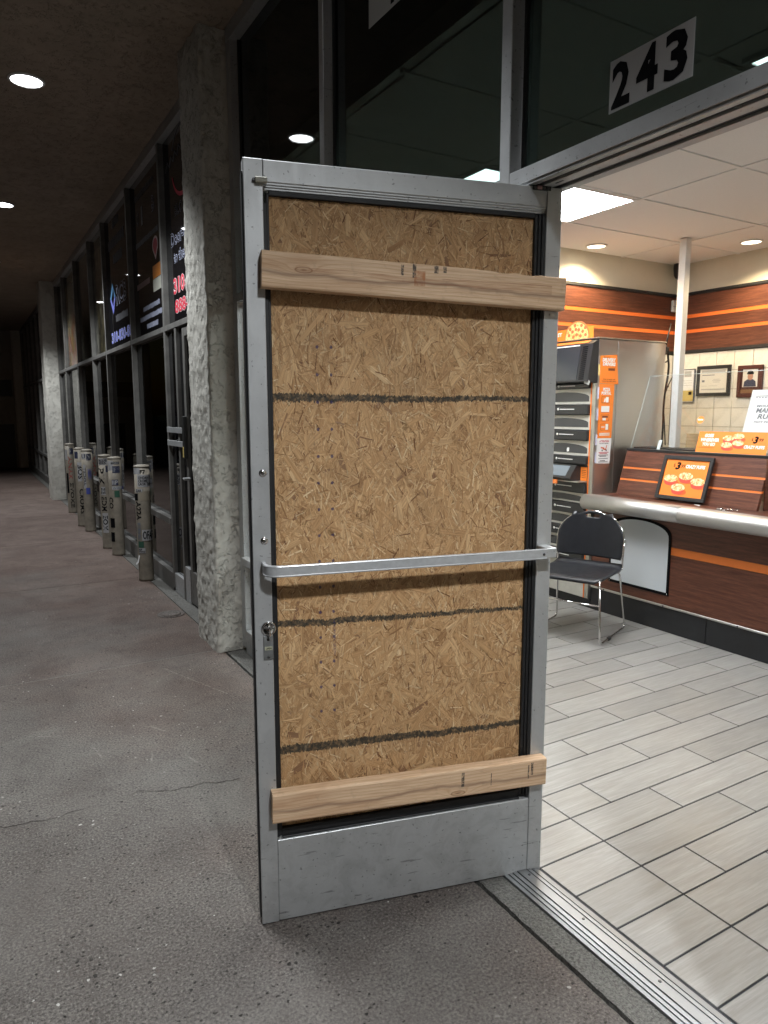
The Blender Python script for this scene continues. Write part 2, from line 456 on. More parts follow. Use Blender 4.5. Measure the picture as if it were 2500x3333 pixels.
def m_laminate():
    g = G('wood_laminate', (.1, .035, .02), .36, 0, .45)
    o = g.co('Object'); v = g.vadd(o, g.comb(0.0, g.math('MULTIPLY', g.rnd(), 13.0), 0.0))
    a = g.noise(g.mp(v, (4, 4, 60)), 1.0, 5, .62, .5); b = g.noise(g.mp(v, (16, 16, 330)), 1.0, 4, .65)
    c = g.mix(g.ramp(a, [(.35, 0.0), (.68, 1.0)]), (.082, .026, .0145), (.17, .062, .036))
    c = g.mix(g.ramp(b, [(.36, .5), (.56, 0.0)]), c, (.045, .016, .01))
    g.put('Base Color', c); g.put('Roughness', g.math('MULTIPLY_ADD', b, .2, .3)); g.bump(b, .1, .001)
    return g.m


def m_steel(name, axis, c=(.55, .54, .52), rough=.3):
    g = G(name, c, rough, 1.0)
    sc = {'X': (3, 400, 400), 'Y': (400, 3, 400), 'Z': (400, 400, 3)}[axis]
    o = g.co(); n = g.noise(g.mp(o, sc), 1.0, 3, .6); sm = g.noise(o, 4, 5, .6, .4)
    g.put('Base Color', g.mix(n, tuple(k * .86 for k in c), c))
    g.put('Roughness', g.math('ADD', g.math('MULTIPLY_ADD', n, .16, rough - .06), g.math('MULTIPLY', g.math('SUBTRACT', sm, .5), .22)))
    g.bump(n, .05, .001)
    return g.m


def m_glass(name, tint, refl=1.0):
    m = bpy.data.materials.new(name); m.use_nodes = True; t = m.node_tree; n = t.nodes; l = t.links; n.clear()
    geo = n.new('ShaderNodeNewGeometry'); dt = n.new('ShaderNodeVectorMath'); dt.operation = 'DOT_PRODUCT'
    l.new(geo.outputs['Incoming'], dt.inputs[0]); l.new(geo.outputs['Normal'], dt.inputs[1])

    def mt(op, a, b):
        k = n.new('ShaderNodeMath'); k.operation = op
        for i, v in enumerate((a, b)):
            if isinstance(v, bpy.types.NodeSocket): l.new(v, k.inputs[i])
            else: k.inputs[i].default_value = v
        return k.outputs[0]
    f = mt('MULTIPLY', mt('ADD', mt('MULTIPLY', mt('POWER', mt('SUBTRACT', 1.0, mt('ABSOLUTE', dt.outputs['Value'], 0)), 5.0), .96), .04), refl)
    tr = n.new('ShaderNodeBsdfTransparent'); tr.inputs[0].default_value = (*[k ** .5 for k in tint], 1)
    gl = n.new('ShaderNodeBsdfGlossy'); gl.inputs['Roughness'].default_value = .015
    mx = n.new('ShaderNodeMixShader'); l.new(f, mx.inputs[0]); l.new(tr.outputs[0], mx.inputs[1]); l.new(gl.outputs[0], mx.inputs[2])
    o = n.new('ShaderNodeOutputMaterial'); l.new(mx.outputs[0], o.inputs[0])
    return m


def m_emit(name, c, s):
    g = G(name, (0, 0, 0), 1, emit=c, estr=s); g.put('Base Color', (.8, .8, .8, 1)); return g.m


ALU = m_alu(); ALU2 = flat('dark_frame_aluminium', (.17, .165, .155), .5, .3, wear=.3, scale=12); OSB_S = m_osb(True); OSB_C = m_osb(False)  # ALU2: darker, mottled aluminium for the neighbouring frames
LUM1 = m_lumber('pine_board_knotty', [(.765, .004)], (.74, .535, .355), (.57, .355, .20), (.43, .23, .115), [(.497, .012, .04, .004), (.463, .008, .044, .005), (.40, .025, .045, .006), (.375, .028, .045, .005)])
LUM2 = m_lumber('pine_board_clear', [(.3, -.03)], (.73, .525, .345), (.56, .345, .195), (.42, .22, .112), [(.285, -.012, .034, .005), (.05, -.005, .036, .004), (.062, -.015, .03, .0025), (.19, -.02, .02, .0015)])
RUBBER = flat('black_rubber', (.012, .012, .013), .55, wear=.3)
CONC = m_concrete('old_concrete', (.160, .148, .136), (.112, .097, .088), (.068, .059, .054))
STRIP = m_concrete('smooth_concrete', (.15, .146, .134), (.13, .126, .115), (.10, .096, .087), False, False)
STUCCO = m_stucco('column_stucco', (.62, .605, .55), (.53, .51, .455))
SOFFIT = m_stucco('soffit_stucco', (.34, .27, .21), (.28, .225, .175), .005)
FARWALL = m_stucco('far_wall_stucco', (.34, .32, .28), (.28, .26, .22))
TILE = m_floor_tile(); GROUT = flat('dark_grout', (.035, .036, .042), .9, wear=.3)
LAM = m_laminate(); ORANGE = flat('orange_laminate', (.78, .17, .035), .45); ORANGE2 = flat('orange_stripe', (.85, .22, .04), .45)
BLACKP = flat('black_plastic', (.018, .019, .021), .42, wear=.2, scale=60); BLACKK = flat('black_base_board', (.016, .017, .02), .38, wear=.35, scale=8)
STEEL = m_steel('brushed_steel', 'X', (.66, .65, .63), .33); STEELV = m_steel('satin_frame_steel', 'Z', (.62, .61, .57), .38); BULL = m_steel('bullnose_aluminium', 'Y', (.56, .555, .54), .48)
CHROME = flat('chrome', (.72, .72, .72), .12, 1.0); DARKMET = flat('dark_metal', (.09, .09, .09), .4, .8)
THRESH = m_steel('threshold_aluminium', 'Y', (.27, .275, .28), .46)
WHITE = flat('white_paint', (.72, .71, .68), .6, wear=.06); CREAM = flat('cream_wall', (.74, .69, .57), .75, wear=.05, scale=6)
CEIL = flat('ceiling_tile_white', (.86, .84, .82), .9, wear=.04, scale=120); GRID = flat('ceiling_grid_white', (.84, .82, .80), .6)
WTILE = flat('wall_tile_cream', (.74, .715, .65), .28, wear=.04, scale=10); WGROUT = flat('wall_grout', (.36, .33, .28), .9)
PAPER = flat('white_paper', (.78, .78, .78), .7); INK = flat('black_ink', (.006, .006, .007), .7, 0, .08); PRINTO = flat('orange_print', (.88, .235, .03), .5)
PRINTW = flat('white_print', (.82, .82, .80), .5); PRINTG = flat('grey_print', (.16, .17, .19), .6); PRINTBR = flat('brown_print', (.2, .05, .02), .6)
TAN = flat('tan_card', (.62, .49, .30), .8, wear=.08); GOLD = flat('gold_paper', (.6, .47, .16), .6); MAROON = flat('plaque_wood', (.075, .02, .014), .4, wear=.2)
BOLL = flat('bollard_paint', (.255, .225, .18), .6, wear=.4, scale=9)
GL_POST = m_glass('poster_glass', (.7, .72, .70)); GL_TINT = m_glass('tinted_glass', (.035, .05, .046)); GL_CLEAR = m_glass('clear_glass', (.82, .86, .84)); GL_DARK = m_glass('dark_shop_glass', (.16, .17, .17)); PLEXI = m_glass('acrylic_sheet', (.93, .94, .94), .8)
FILM = flat('black_window_film', (.006, .006, .007), .02, spec=.5)
L_COOL = m_emit('cool_lamp', (.93, .96, 1.0), 16); L_PANEL = m_emit('panel_diffuser', (.95, .985, 1.0), TROFFER_E); L_WARM = m_emit('warm_lamp', (1, .86, .6), 9)

# ================================================================== LARGE STRUCTURE
Z3 = (0, 0, 1)
SOFF, CEILZ = 3.65, 2.80
# ground far around
gm = flat('asphalt', (.05, .05, .052), .9, wear=.25, scale=4)
tag(add('ground', pyd([(-300, -300, -.16), (300, -300, -.16), (300, 300, -.16), (-300, 300, -.16)], [(0, 1, 2, 3)]), gm), kind='structure')
# sidewalk: base slab with the joints recessed, each slab a piece
sw = tag(box('sidewalk', (-3.4, -4.4, -.15), (-.0, 24, -.018), STRIP), kind='structure')


def slab(x0, x1, y0, y1, mat, ragged=False):
    bm = bmesh.new(); n = max(2, int((y1 - y0) / .025)) if ragged else 1
    L = [(x0, y0), (x1 if not ragged else None, y0)]
    right = [(x1 + ((noise.noise(Vector((k * .9, y0 * 3, 1))) * .0045 + noise.noise(Vector((k * .11, 5, y0))) * .003) if ragged else 0), y0 + (y1 - y0) * k / n) for k in range(n + 1)]
    pts = [(x0, y0)] + right + [(x0, y1)]
    me = polym(pts, (0, 0, -.03), (1, 0, 0), (0, 1, 0), .03)
    bm.from_mesh(me); bpy.data.meshes.remove(me)
    top = [e for e in bm.edges if all(abs(v.co.z) < 1e-5 for v in e.verts)]
    bmesh.ops.bevel(bm, geom=top, offset=.003, segments=1, affect='EDGES')
    return add('slab', bmesh_of(bm), mat, sw)


JY = [-4.4, -1.95, 2.70, 5.02, 7.36, 9.7, 12.04, 14.4, 16.7, 19.0, 21.4, 24]
for a, b in zip(JY, JY[1:]):
    near = b < 2.75
    slab(-3.4, -.222 if near else -.196, a + .004, b - .004, CONC, near)


for y in JY[2:-1]: box('joint_filler', (-3.4, y - .0045, -.02), (-.225, y + .0045, -.0025), flat('joint_filler', (.2, .19, .175), .9), sw)


def strip_piece(y0, y1, x0, x1, ragged):
    n = max(2, int((y1 - y0) / .02))
    left = [(x0 + ((noise.noise(Vector((k * .12, 9, y0))) * .003 + noise.noise(Vector((k * 1.3, 2, y0))) * .0035) if ragged else 0), y0 + (y1 - y0) * k / n) for k in range(n + 1)]
    add('border_strip', polym([(x1, y0)] + left + [(x1, y1)], (0, 0, -.02), (1, 0, 0), (0, 1, 0), .0175 if not ragged else .019), STRIP, sw)


strip_piece(-4.4, 2.62, -.207, -.001, True)
for a, b in ((3.12, 4.2), (4.205, 7.0), (7.005, 11.7), (12.2, 20.0)): strip_piece(a, b, -.19, -.001, False)
tag(box('soffit', (-3.6, -4.4, SOFF), (.05, 20.6, SOFF + .25), SOFFIT), kind='structure')
# shop shell
sf = tag(box('shop_floor', (.004, -3.2, -.15), (4.25, 2.79, -.003), GROUT), kind='structure')
PY, TL = .1627, .636
tcache = {}


def floor_tile(x0, x1, y0, y1):
    key = (round(x1 - x0, 3), round(y1 - y0, 3))
    if key not in tcache:
        me = boxm((-(x1 - x0) / 2 + .0029, -(y1 - y0) / 2 + .0029, -.012), ((x1 - x0) / 2 - .0029, (y1 - y0) / 2 - .0029, 0), .0012)
        me.materials.append(TILE); tcache[key] = me
    o = bpy.data.objects.new('tile', tcache[key]); o.location = ((x0 + x1) / 2, (y0 + y1) / 2, 0); link(o, sf)


for k in range(-8, 18):
    y1 = .009 + PY * k; y0 = y1 - PY; j = {0: .315, 1: .740, 2: .525}[k % 3]
    xs = [.008, .308] + [x for x in [j + i * TL for i in range(-1, 5)] if x > .36] ; xs = [x for x in xs if x < 2.56] + [2.56]
    for a, b in zip(xs, xs[1:]):
        if b - a > .03 and y1 < 2.78: floor_tile(a, b, y0, y1)
sc_ = tag(box('shop_ceiling', (.0, -3.2, CEILZ + .012), (4.25, 2.90, CEILZ + .1), GRID), kind='structure')
GX = [-.29, .94, 2.155, 3.37, 4.1]; GY = [-2.7 + .0, -2.05, -1.4, -.75, -.10, .55, 1.07 - .0, 1.565, 2.19, 2.78]
GY = [1.565 - .66 * i for i in range(7, 0, -1)] + [1.565, 2.19, 2.78]
TROFF = [(1, GY.index(1.565)), (1, GY.index(1.565) - 3)]
for i in range(4):
    for j in range(len(GY) - 1):
        if (i, j) in TROFF: continue
        x0, x1 = max(GX[i], .03), GX[i + 1]
        add('ceiling_tile', boxm((x0 + .012, GY[j] + .012, CEILZ + .002), (x1 - .012, GY[j + 1] - .012, CEILZ + .011), .001), CEIL, sc_)
for x in GX[1:4]: box('grid_bar', (x - .012, -3.19, CEILZ - .004), (x + .012, 2.775, CEILZ + .0118), GRID, sc_, .001)
for y in GY[:-1]: box('grid_bar', (.01, y - .012, CEILZ - .0045), (4.095, y + .012, CEILZ + .0112), GRID, sc_, .001)


def troffer(x0, x1, y0, y1, label):
    t = thing('ceiling_light', ((x0 + x1) / 2, (y0 + y1) / 2, CEILZ), label, 'ceiling light', group='flat light panels in the shop ceiling')
    fr = joinm([boxm((x0 + .006, y0 + .006, CEILZ - .007), (x1 - .006, y0 + .03, CEILZ + .02)), boxm((x0 + .006, y1 - .03, CEILZ - .007), (x1 - .006, y1 - .006, CEILZ + .02)),
                boxm((x0 + .006, y0 + .03, CEILZ - .007), (x0 + .03, y1 - .03, CEILZ + .02)), boxm((x1 - .03, y0 + .03, CEILZ - .007), (x1 - .006, y1 - .03, CEILZ + .02))])
    add('frame', fr, GRID, t)
    box('diffuser', (x0 + .03, y0 + .03, CEILZ - .002), (x1 - .03, y1 - .03, CEILZ + .01), L_PANEL, t)


TLAB = ['glowing flat light panel in the shop ceiling right above the open door', 'flat ceiling light glimpsed through the dark glass beside the number 243']
for (i, j), lb in zip(TROFF[:2], TLAB): troffer(GX[i] + (.13 if j < TROFF[0][1] else 0), GX[i + 1], GY[j], GY[j + 1] - (.04 if j < TROFF[0][1] else 0), lb)

# side wall (Y = 2.78) and back wall (X = 4.1): cream top, laminate band with stripes, tiles
WX, WY = 4.10, 2.78
side = tag(box('side_wall', (.02, WY + .02, 0), (WX + .15, WY + .15, CEILZ + .08), CREAM), kind='structure')
back = tag(box('back_wall', (WX + .02, -3.2, 0), (WX + .15, WY + .02, CEILZ + .08), CREAM), kind='structure')
tag(box('near_wall', (.02, -3.35, 0), (WX + .15, -3.2, CEILZ + .08), CREAM), kind='structure')
for z0, z1 in ((2.05, 2.199), (2.231, 2.330), (2.362, 2.525)):
    box('wood_panel', (.03, WY, z0), (WX + .018, WY + .019, z1), LAM, side); box('wood_panel', (WX, -3.19, z0), (WX + .019, WY - .002, z1), LAM, back)
for z0, z1 in ((2.2, 2.23), (2.331, 2.361)):
    box('orange_stripe', (.03, WY + .003, z0), (WX + .015, WY + .019, z1), ORANGE, side); box('orange_stripe', (WX + .003, -3.19, z0), (WX + .019, WY - .001, z1), ORANGE, back)
for z0, z1 in ((2.526, 2.552), (2.022, 2.049)):
    box('trim', (.03, WY - .012, z0), (WX + .01, WY + .019, z1), BLACKP, side, .003); box('trim', (WX - .012, -3.19, z0), (WX + .019, WY - .013, z1), BLACKP, back, .003)
box('tile_backing', (WX + .008, -.4, .4), (WX + .0195, WY + .012, 2.02), WGROUT, back); box('tile_backing', (3.0, WY + .008, .4), (WX + .007, WY + .0195, 2.02), WGROUT, side)
tm = boxm((-.002, -.0812, -.0785), (.009, .0812, .0785), .0015); tm.materials.append(WTILE)
for i in range(12):
    for j in range(6):
        y, z = 2.671 - .084 - .1672 * i + .1672, 1.937 - .1605 * j
        if y + .08 > WY: continue
        o = bpy.data.objects.new('wall_tile', tm); o.location = (WX + .002, y, z); link(o, back)
tm2 = boxm((-.0812, -.002, -.0785), (.0812, .009, .0785), .0015); tm2.materials.append(WTILE)
for i in range(5):
    for j in range(6):
        o = bpy.data.objects.new('wall_tile', tm2); o.location = (WX - .085 - .1672 * i, WY + .002, 1.937 - .1605 * j); link(o, side)


# ------------------------------------------------------------------ stucco columns
def stucco_column(x0, x1, y0, y1, label, step):
    t = thing('stucco_column', ((x0 + x1) / 2, (y0 + y1) / 2, 0), label, 'column')
    V = []; Fc = []
    # only the outline -X / -Y / +Y sides, displaced, as an extruded rough loop
    loop = []
    nx, ny = max(2, int((x1 - x0) / step)), max(2, int((y1 - y0) / step))
    loop += [(x0 + (x1 - x0) * i / nx, y0, 0, -1) for i in range(nx, 0, -1)]
    loop += [(x0, y0 + (y1 - y0) * i / ny, -1, 0) for i in range(ny)]
    loop += [(x0 + (x1 - x0) * i / nx, y1, 0, 1) for i in range(nx + 1)]
    nz = int(SOFF / (step * 1.15)); m = len(loop)
    for k in range(nz + 1):
        z = .0 + (SOFF - .002) * k / nz
        for (x, y, a, b) in loop:
            p = Vector((x * 9, y * 9, z * 7)); d = noise.noise(p) * .008 + noise.noise(p * 3.1) * .006 + abs(noise.noise(p * 5.3)) * .007
            dy = noise.noise(p * 2.0 + Vector((7, 3, 1))) * .003
            cx = -.008 if (abs(x - x0) < 1e-4 and (abs(y - y0) < 1e-4 or abs(y - y1) < 1e-4)) else 0
            V.append((x + a * d - cx * .6 + (dy if b else 0), y + b * d - (cx * .6 if abs(y - y0) < 1e-4 and cx else 0) + (dy if a else 0), z))
    for k in range(nz):
        for i in range(m - 1):
            Fc.append((k * m + i + 1, k * m + i, (k + 1) * m + i, (k + 1) * m + i + 1))
    add('shaft', pyd(V, Fc), STUCCO, t, smooth=True)
    box('core', (x0 + .03, y0 + .03, 0), (x1, y1 - .03, SOFF - .001), STUCCO, t)
    return t


stucco_column(-.262, -.005, 2.632, 3.06, 'rough grey stucco column beside the boarded open door', .011)
stucco_column(-.315, -.005, 11.75, 12.2, 'second stucco column, past the row of stickered bollards', .03)
stucco_column(-.315, -.005, 20.05, 20.5, 'faint last stucco column at the dark end of the walkway', .06)


# ------------------------------------------------------------------ soffit lights
def can_light(x, y, label, z=SOFF, r=.095, mat=L_COOL, watts=CAN_W, name='soffit_light', cat='recessed light', group='recessed lights along the walkway soffit', cone=112, col=(.93, .97, 1.0), trim=WHITE, blend=.2, soft=.12):
    t = thing(name, (x, y, z), label, cat, group=group)
    add('trim_ring', lathem([(r * 1.18, 0), (r * 1.18, -.006), (r * 1.02, -.012), (r, -.004), (r, -.0005)], (x, y, z), 28), trim, t)
    add('lens', lathem([(r * .985, -.0035), (r * .7, -.0065), (r * .3, -.008), (.002, -.0085)], (x, y, z), 28), mat, t)
    li = bpy.data.lights.new('lamp', 'SPOT'); li.energy = watts; li.spot_size = R(cone); li.spot_blend = blend; li.shadow_soft_size = soft; li.color = col
    lo = bpy.data.objects.new('lamp', li); lo.location = (0, 0, -.07); link(lo, t)


CANP = [480.0, 340.0, 310.0, 310.0, 310.0, 310.0]
for k, (y, lb) in enumerate(((-2.62, 'soffit light over the walkway behind the viewer, out of the picture'), (.64, 'soffit light hidden above the picture, over the open door'), (3.88, 'brightest and nearest visible recessed light in the dark soffit'),
                             (7.12, 'second visible soffit light at the left edge of the photo'), (10.40, 'third soffit light, cut by the left edge'), (13.64, 'soffit light far down the dark walkway'))):
    can_light(-1.03, y, lb, watts=CANP[k], cone=(134, 94, 118, 118, 118, 118)[k], blend=(.5, .8, .55, .55, .55, .55)[k])

# ================================================================== STOREFRONT OF THE PIZZA SHOP
st = thing('storefront', (-.05, 1.0, 0), 'grey aluminium shop front with dark upper glass above the open door', 'storefront')
FX0, FX1 = -.108, .004


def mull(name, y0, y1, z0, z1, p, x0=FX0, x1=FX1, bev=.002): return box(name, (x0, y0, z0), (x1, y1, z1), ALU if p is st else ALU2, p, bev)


mull('mullion', 2.545, 2.612, .03, 3.57, st); mull('mullion', 1.349, 1.393, .145, 3.57, st); mull('mullion', .110, .156, .0, 3.57, st)
mull('mullion', -.925, -.875, 0, 3.57, st); box('header', (FX0 - .003, -3.2, 3.571), (FX1, 2.612, 3.649), ALU, st, .002)
for a, b in ((1.395, 2.543), (.158, 1.347)):
    mull('transom_bar', a, b, 2.142, 2.188, st); mull('bottom_rail', a, b, .0, .145, st); box('window_sill', (FX0 - .02, a, .572), (FX1, b, .616), ALU, st, .002)
# door header with two dark tracks in its underside
box('door_header', (FX0, -.873, 2.150), (FX1 + .03, .108, 2.192), ALU, st, .001)
for x0, x1 in ((-.104, -.083), (-.062, -.026), (.002, .032)): box('header_stop', (x0, -.873, 2.142), (x1, .108, 2.1495), ALU, st, .0008)
for x0, x1 in ((-.0825, -.0625), (-.0255, .0015)): box('header_track', (x0, -.872, 2.1485), (x1, .107, 2.1498), RUBBER, st)
box('track_slot', (-.05, -.05, 2.1412), (-.043, -.02, 2.1418), RUBBER, st); box('track_hole', (-.049, .012, 2.1412), (-.044, .018, 2.1418), RUBBER, st)
for (y0, y1, z0, z1, m) in ((1.396, 2.542, 2.19, 3.569, GL_TINT), (.159, 1.346, 2.19, 3.569, GL_TINT), (-.872, .107, 2.194, 3.569, GL_TINT),
                            (1.396, 2.542, .618, 2.14, GL_CLEAR), (.159, 1.346, .618, 2.14, GL_CLEAR), (1.396, 2.542, .147, .570, GL_CLEAR), (.159, 1.346, .147, .570, GL_CLEAR)):
    box('glass_pane', (-.055, y0, z0), (-.049, y1, z1), m, st)
    for a in (y0, y1 - .012): box('gasket', (-.066, a, z0), (-.0555, a + .012, z1), RUBBER, st)
add('unseen_infill_wall', boxm((-.1, -3.2, 0), (.0, -.927, 3.57)), STUCCO, st)  # out-of-view wall added to keep shop light off the near walkway
YD = (0, -1, 0)
add('number_plate', boxm((-.0572, -.461, 2.256), (-.0556, -.216, 2.380)), flat('decal_grey_white', (.42, .41, .40), .6), st)
text('number_lettering', '2', (-.0574, -.224, 2.262), YD, Z3, .058, .108, INK, st, .035)
text('number_lettering', '4', (-.0574, -.301, 2.266), YD, Z3, .063, .108, INK, st, .035)
text('number_lettering', '3', (-.0574, -.383, 2.266), YD, Z3, .063, .108, INK, st, .035)
add('number_plate', boxm((-.0572, .77, 2.992), (-.0556, 1.04, 3.26)), flat('decal_grey_white_worn', (.4, .4, .38), .6), st)
add('number_lettering', boxm((-.058, .848, 3.005), (-.0573, .872, 3.2)), INK, st)

# ------------------------------------------------------------------ threshold
th = thing('threshold', (-.062, -.38, 0), 'ribbed aluminium door sill between concrete walk and tiled floor', 'door sill')
prof = [(-.127, 0), (-.124, .006), (-.114, .008), (-.1135, .0055), (-.110, .0055), (-.1095, .009), (-.101, .0105), (-.1005, .008), (-.097, .008), (-.0965, .012), (-.086, .0135), (-.0855, .0105), (-.081, .0105), (-.0805, .0145),
        (-.052, .0145), (-.0515, .0115), (-.047, .0115), (-.0465, .0145), (-.036, .0145), (-.0355, .011), (-.031, .011), (-.0305, .0135), (-.012, .012), (-.0095, .006), (-.009, -.004)]
n = len(prof); V = [(x, -.873, z) for x, z in prof] + [(x, .095, z) for x, z in prof]
add('sill_plate', pyd(V, [(i, i + 1, n + i + 1, n + i) for i in range(n - 1)] + [tuple(range(n))[::-1], tuple(range(n, 2 * n))]), THRESH, th)
for y in (-.015, -.25, -.52): add('screw', lathem([(.0045, 0), (.0045, .0012), (.003, .0022), (.001, .0016)], (-.06, y, .0145), 14), DARKMET, th)
box('dark_gap', (-.0088, -.873, -.02), (.0078, .1, -.0035), RUBBER, th)

# ================================================================== OPEN BOARDED DOOR
HA = math.atan2(.2426, -.9701)
dr = thing('shop_door', (0, 0, 0), 'open aluminium shop door boarded up with chipboard and two timber planks', 'door', HA)
DW, DH, T = .911, 2.140, .045


def dbox(name, a, b, m, p=dr, bev=0.0015, seg=1): return box(name, a, b, m, p, bev, True, seg)


dbox('stile', (0, -T, .004), (.0485, 0, DH), ALU); dbox('stile', (.861, -T, .004), (DW, 0, DH), ALU)
dbox('top_rail', (.0492, -T, 2.085), (.8603, -.0008, DH - .0005), ALU); dbox('bottom_rail', (.0492, -T, .006), (.8603, -.0008, .262), ALU)
dbox('edge_seal', (DW + .0005, -T + .002, .02), (DW + .004, -.008, DH - .03), RUBBER)
for i, (a, b, c) in enumerate(((.0008, -.003, .0), (.006, -.007, .003), (.011, -.011, .006))):
    dbox('glazing_bead', (.049, -.02, 2.085 - .0055 * (i + 1)), (.861, -.004 - .0035 * i, 2.0849 - .0055 * i), ALU, bev=.0007)
for a, b in (((.049, -.03, .27), (.060, -.003, 2.068)), ((.0602, -.03, .27), (.069, -.008, 2.066)), ((.0692, -.03, .27), (.079, -.012, 2.064)),
             ((.852, -.03, .27), (.8608, -.004, 2.035)), ((.8455, -.03, .27), (.8518, -.010, 2.06)), ((.0792, -.03, 2.0555), (.8453, -.010, 2.0675))):
    dbox('gasket', a, b, RUBBER, bev=.001)
dbox('gasket', (.0792, -.032, .2625), (.8453, -.006, .268), RUBBER); dbox('gasket', (.0792, -.032, .2685), (.8453, -.012, .292), RUBBER)
dbox('gasket', (.0495, -.034, 2.0685), (.8605, -.021, 2.0845), RUBBER, bev=0); dbox('gasket', (.0495, -.044, .263), (.0785, -.0305, 2.0680), RUBBER, bev=0)  # black filler behind the gaskets, added to stop light leaking through
# OSB sheet with real strands pressed into its face
osb = dbox('osb_panel', (.0795, -.034, .293), (.845, -.0225, 2.055), OSB_C, bev=0)
rng = random.Random(11); V = []; Fc = []; UV = []; CO = []
XA, XB, ZA, ZB = .0797, .8448, .2932, 2.0548
NS = 19000
for k in range(NS):
    big = k < NS * .3 or k % 13 == 0
    L = rng.uniform(.035, .11) if big else rng.uniform(.012, .055); wd = rng.uniform(.007, .024) if big else rng.uniform(.0012, .0045)
    ang = rng.gauss(90, 38) if rng.random() < .75 else rng.uniform(0, 180)
    cx, cz = rng.uniform(XA, XB), rng.uniform(ZA, ZB); ca, sa = math.cos(R(ang)), math.sin(R(ang))
    lev = -.0222 + .0022 * k / NS; tl, tw = rng.uniform(-.0006, .0006), rng.uniform(-.0004, .0004)
    tone = min(1, max(0, rng.gauss(.56, .14 if big else .24))); hue = rng.random(); drk = rng.random()
    sk = rng.uniform(-.3, .3) * wd
    q = [(-L / 2 + rng.uniform(0, wd), -wd / 2), (L / 2 - rng.uniform(0, wd), -wd / 2 + sk), (L / 2, wd / 2 * rng.uniform(.3, 1)), (-L / 2, wd / 2 * rng.uniform(.3, 1))]
    b0 = len(V)
    for (u, v) in q:
        V.append((min(XB, max(XA, cx + u * ca - v * sa)), lev + tl * u / L * 2 + tw * (1 if v > 0 else -1), min(ZB, max(ZA, cz + u * sa + v * ca))))
        UV.append((u * 1.0 + k * .37, v * 1.0 + k * .11)); CO.append((tone, hue, drk, 1))
    Fc.append((b0, b0 + 1, b0 + 2, b0 + 3))
me = pyd(V, Fc); uvl = me.uv_layers.new(name='UVMap'); ca_ = me.color_attributes.new('tone', 'FLOAT_COLOR', 'POINT')
for lp in me.loops: uvl.data[lp.index].uv = UV[lp.vertex_index]
ca_.data.foreach_set('color', [c for q in CO for c in q])
tag(add('wood_strands', me, OSB_S, osb, True), kind='stuff')


def plank(z0c, slope, s0, s1, h, mat, label, seed):
    """2x4 with eased, slightly uneven edges, in its own frame"""
    n = 44; V = []; Fc = []; r = .006
    prof = [(0.0, -h / 2 + .001), (.038 - r, -h / 2), (.038 - r * .3, -h / 2 + r * .3), (.038, -h / 2 + r), (.038, h / 2 - r), (.038 - r * .3, h / 2 - r * .3), (.038 - r, h / 2), (0.0, h / 2 - .001)]
    m = len(prof)
    for i in range(n + 1):
        x = (s1 - s0) * i / n
        for j, (y, z) in enumerate(prof):
            d = noise.noise(Vector((x * 9, j * 3.1, seed))) * .0012
            chip = 0
            if seed == 3 and j in (5, 6) and x < .26: chip = -abs(noise.noise(Vector((x * 38, 1, 2)))) * .007
            V.append((x, y + d * .5, z + d + chip))
    for i in range(n):
        for j in range(m): Fc.append((i * m + j, i * m + (j + 1) % m, (i + 1) * m + (j + 1) % m, (i + 1) * m + j))
    Fc += [tuple(range(m)), tuple(range(n * m, n * m + m))[::-1]]
    bm = bmesh.new(); bm.from_mesh(pyd(V, Fc)); bmesh.ops.recalc_face_normals(bm, faces=bm.faces)
    o = add('plank', bmesh_of(bm), mat, dr, True); o.location = (s0, .0004, z0c); o.rotation_euler = (0, -slope, 0)
    W[o] = W[dr] @ Matrix.Translation(o.location) @ Matrix.Rotation(-slope, 4, 'Y'); o['label'] = label
    return o


p1 = plank(1.839, .0285, .001, .874, .093, LUM1, 'knotty pine plank across the top of the chipboard', 3)
p2 = plank(.369, .0150, .012, .878, .089, LUM2, 'pine plank across the bottom of the chipboard', 5)
# push bar: flat extrusion with ridges, bent into the free stile
bx = [(.052, .066), (.50, .067), (.835, .068), (.860, .066), (.877, .054), (.883, .036), (.883, .0)]
bpts = fillet([(x, y, 0) for x, y in bx], .015, 4); hw = .0155
secp = [(-hw, -.005), (-hw, .004), (-hw + .003, .0055), (-hw + .005, .004), (hw - .005, .004), (hw - .003, .0055), (hw, .004), (hw, -.005)]
V = []; Fc = []; m = len(secp)
for i, p in enumerate(bpts):
    t = (bpts[min(i + 1, len(bpts) - 1)] - bpts[max(i - 1, 0)]).normalized(); nn = Vector((-t.y, t.x, 0))
    zc = 1.0815 - .004 * p.x
    for a, b in secp: V.append((p.x + nn.x * b, p.y + nn.y * b, zc + a))
for i in range(len(bpts) - 1):
    for j in range(m): Fc.append((i * m + j, i * m + (j + 1) % m, (i + 1) * m + (j + 1) % m, (i + 1) * m + j))
Fc += [tuple(range(m)), tuple(range((len(bpts) - 1) * m, len(bpts) * m))[::-1]]
bm = bmesh.new(); bm.from_mesh(pyd(V, Fc)); bmesh.ops.recalc_face_normals(bm, faces=bm.faces)
pb = add('push_bar', bmesh_of(bm), flat('push_bar_aluminium', (.52, .53, .54), .38, .35, wear=.12, scale=60), dr, True)
dbox('bar_bracket', (.014, .0, 1.066), (.05, .062, 1.097), ALU, pb, .003)
add('screw', lathem([(.0042, 0), (.0042, .0012), (.0015, .002)], (.062, .0715, 1.0815), 12, 'Y'), DARKMET, pb, True)
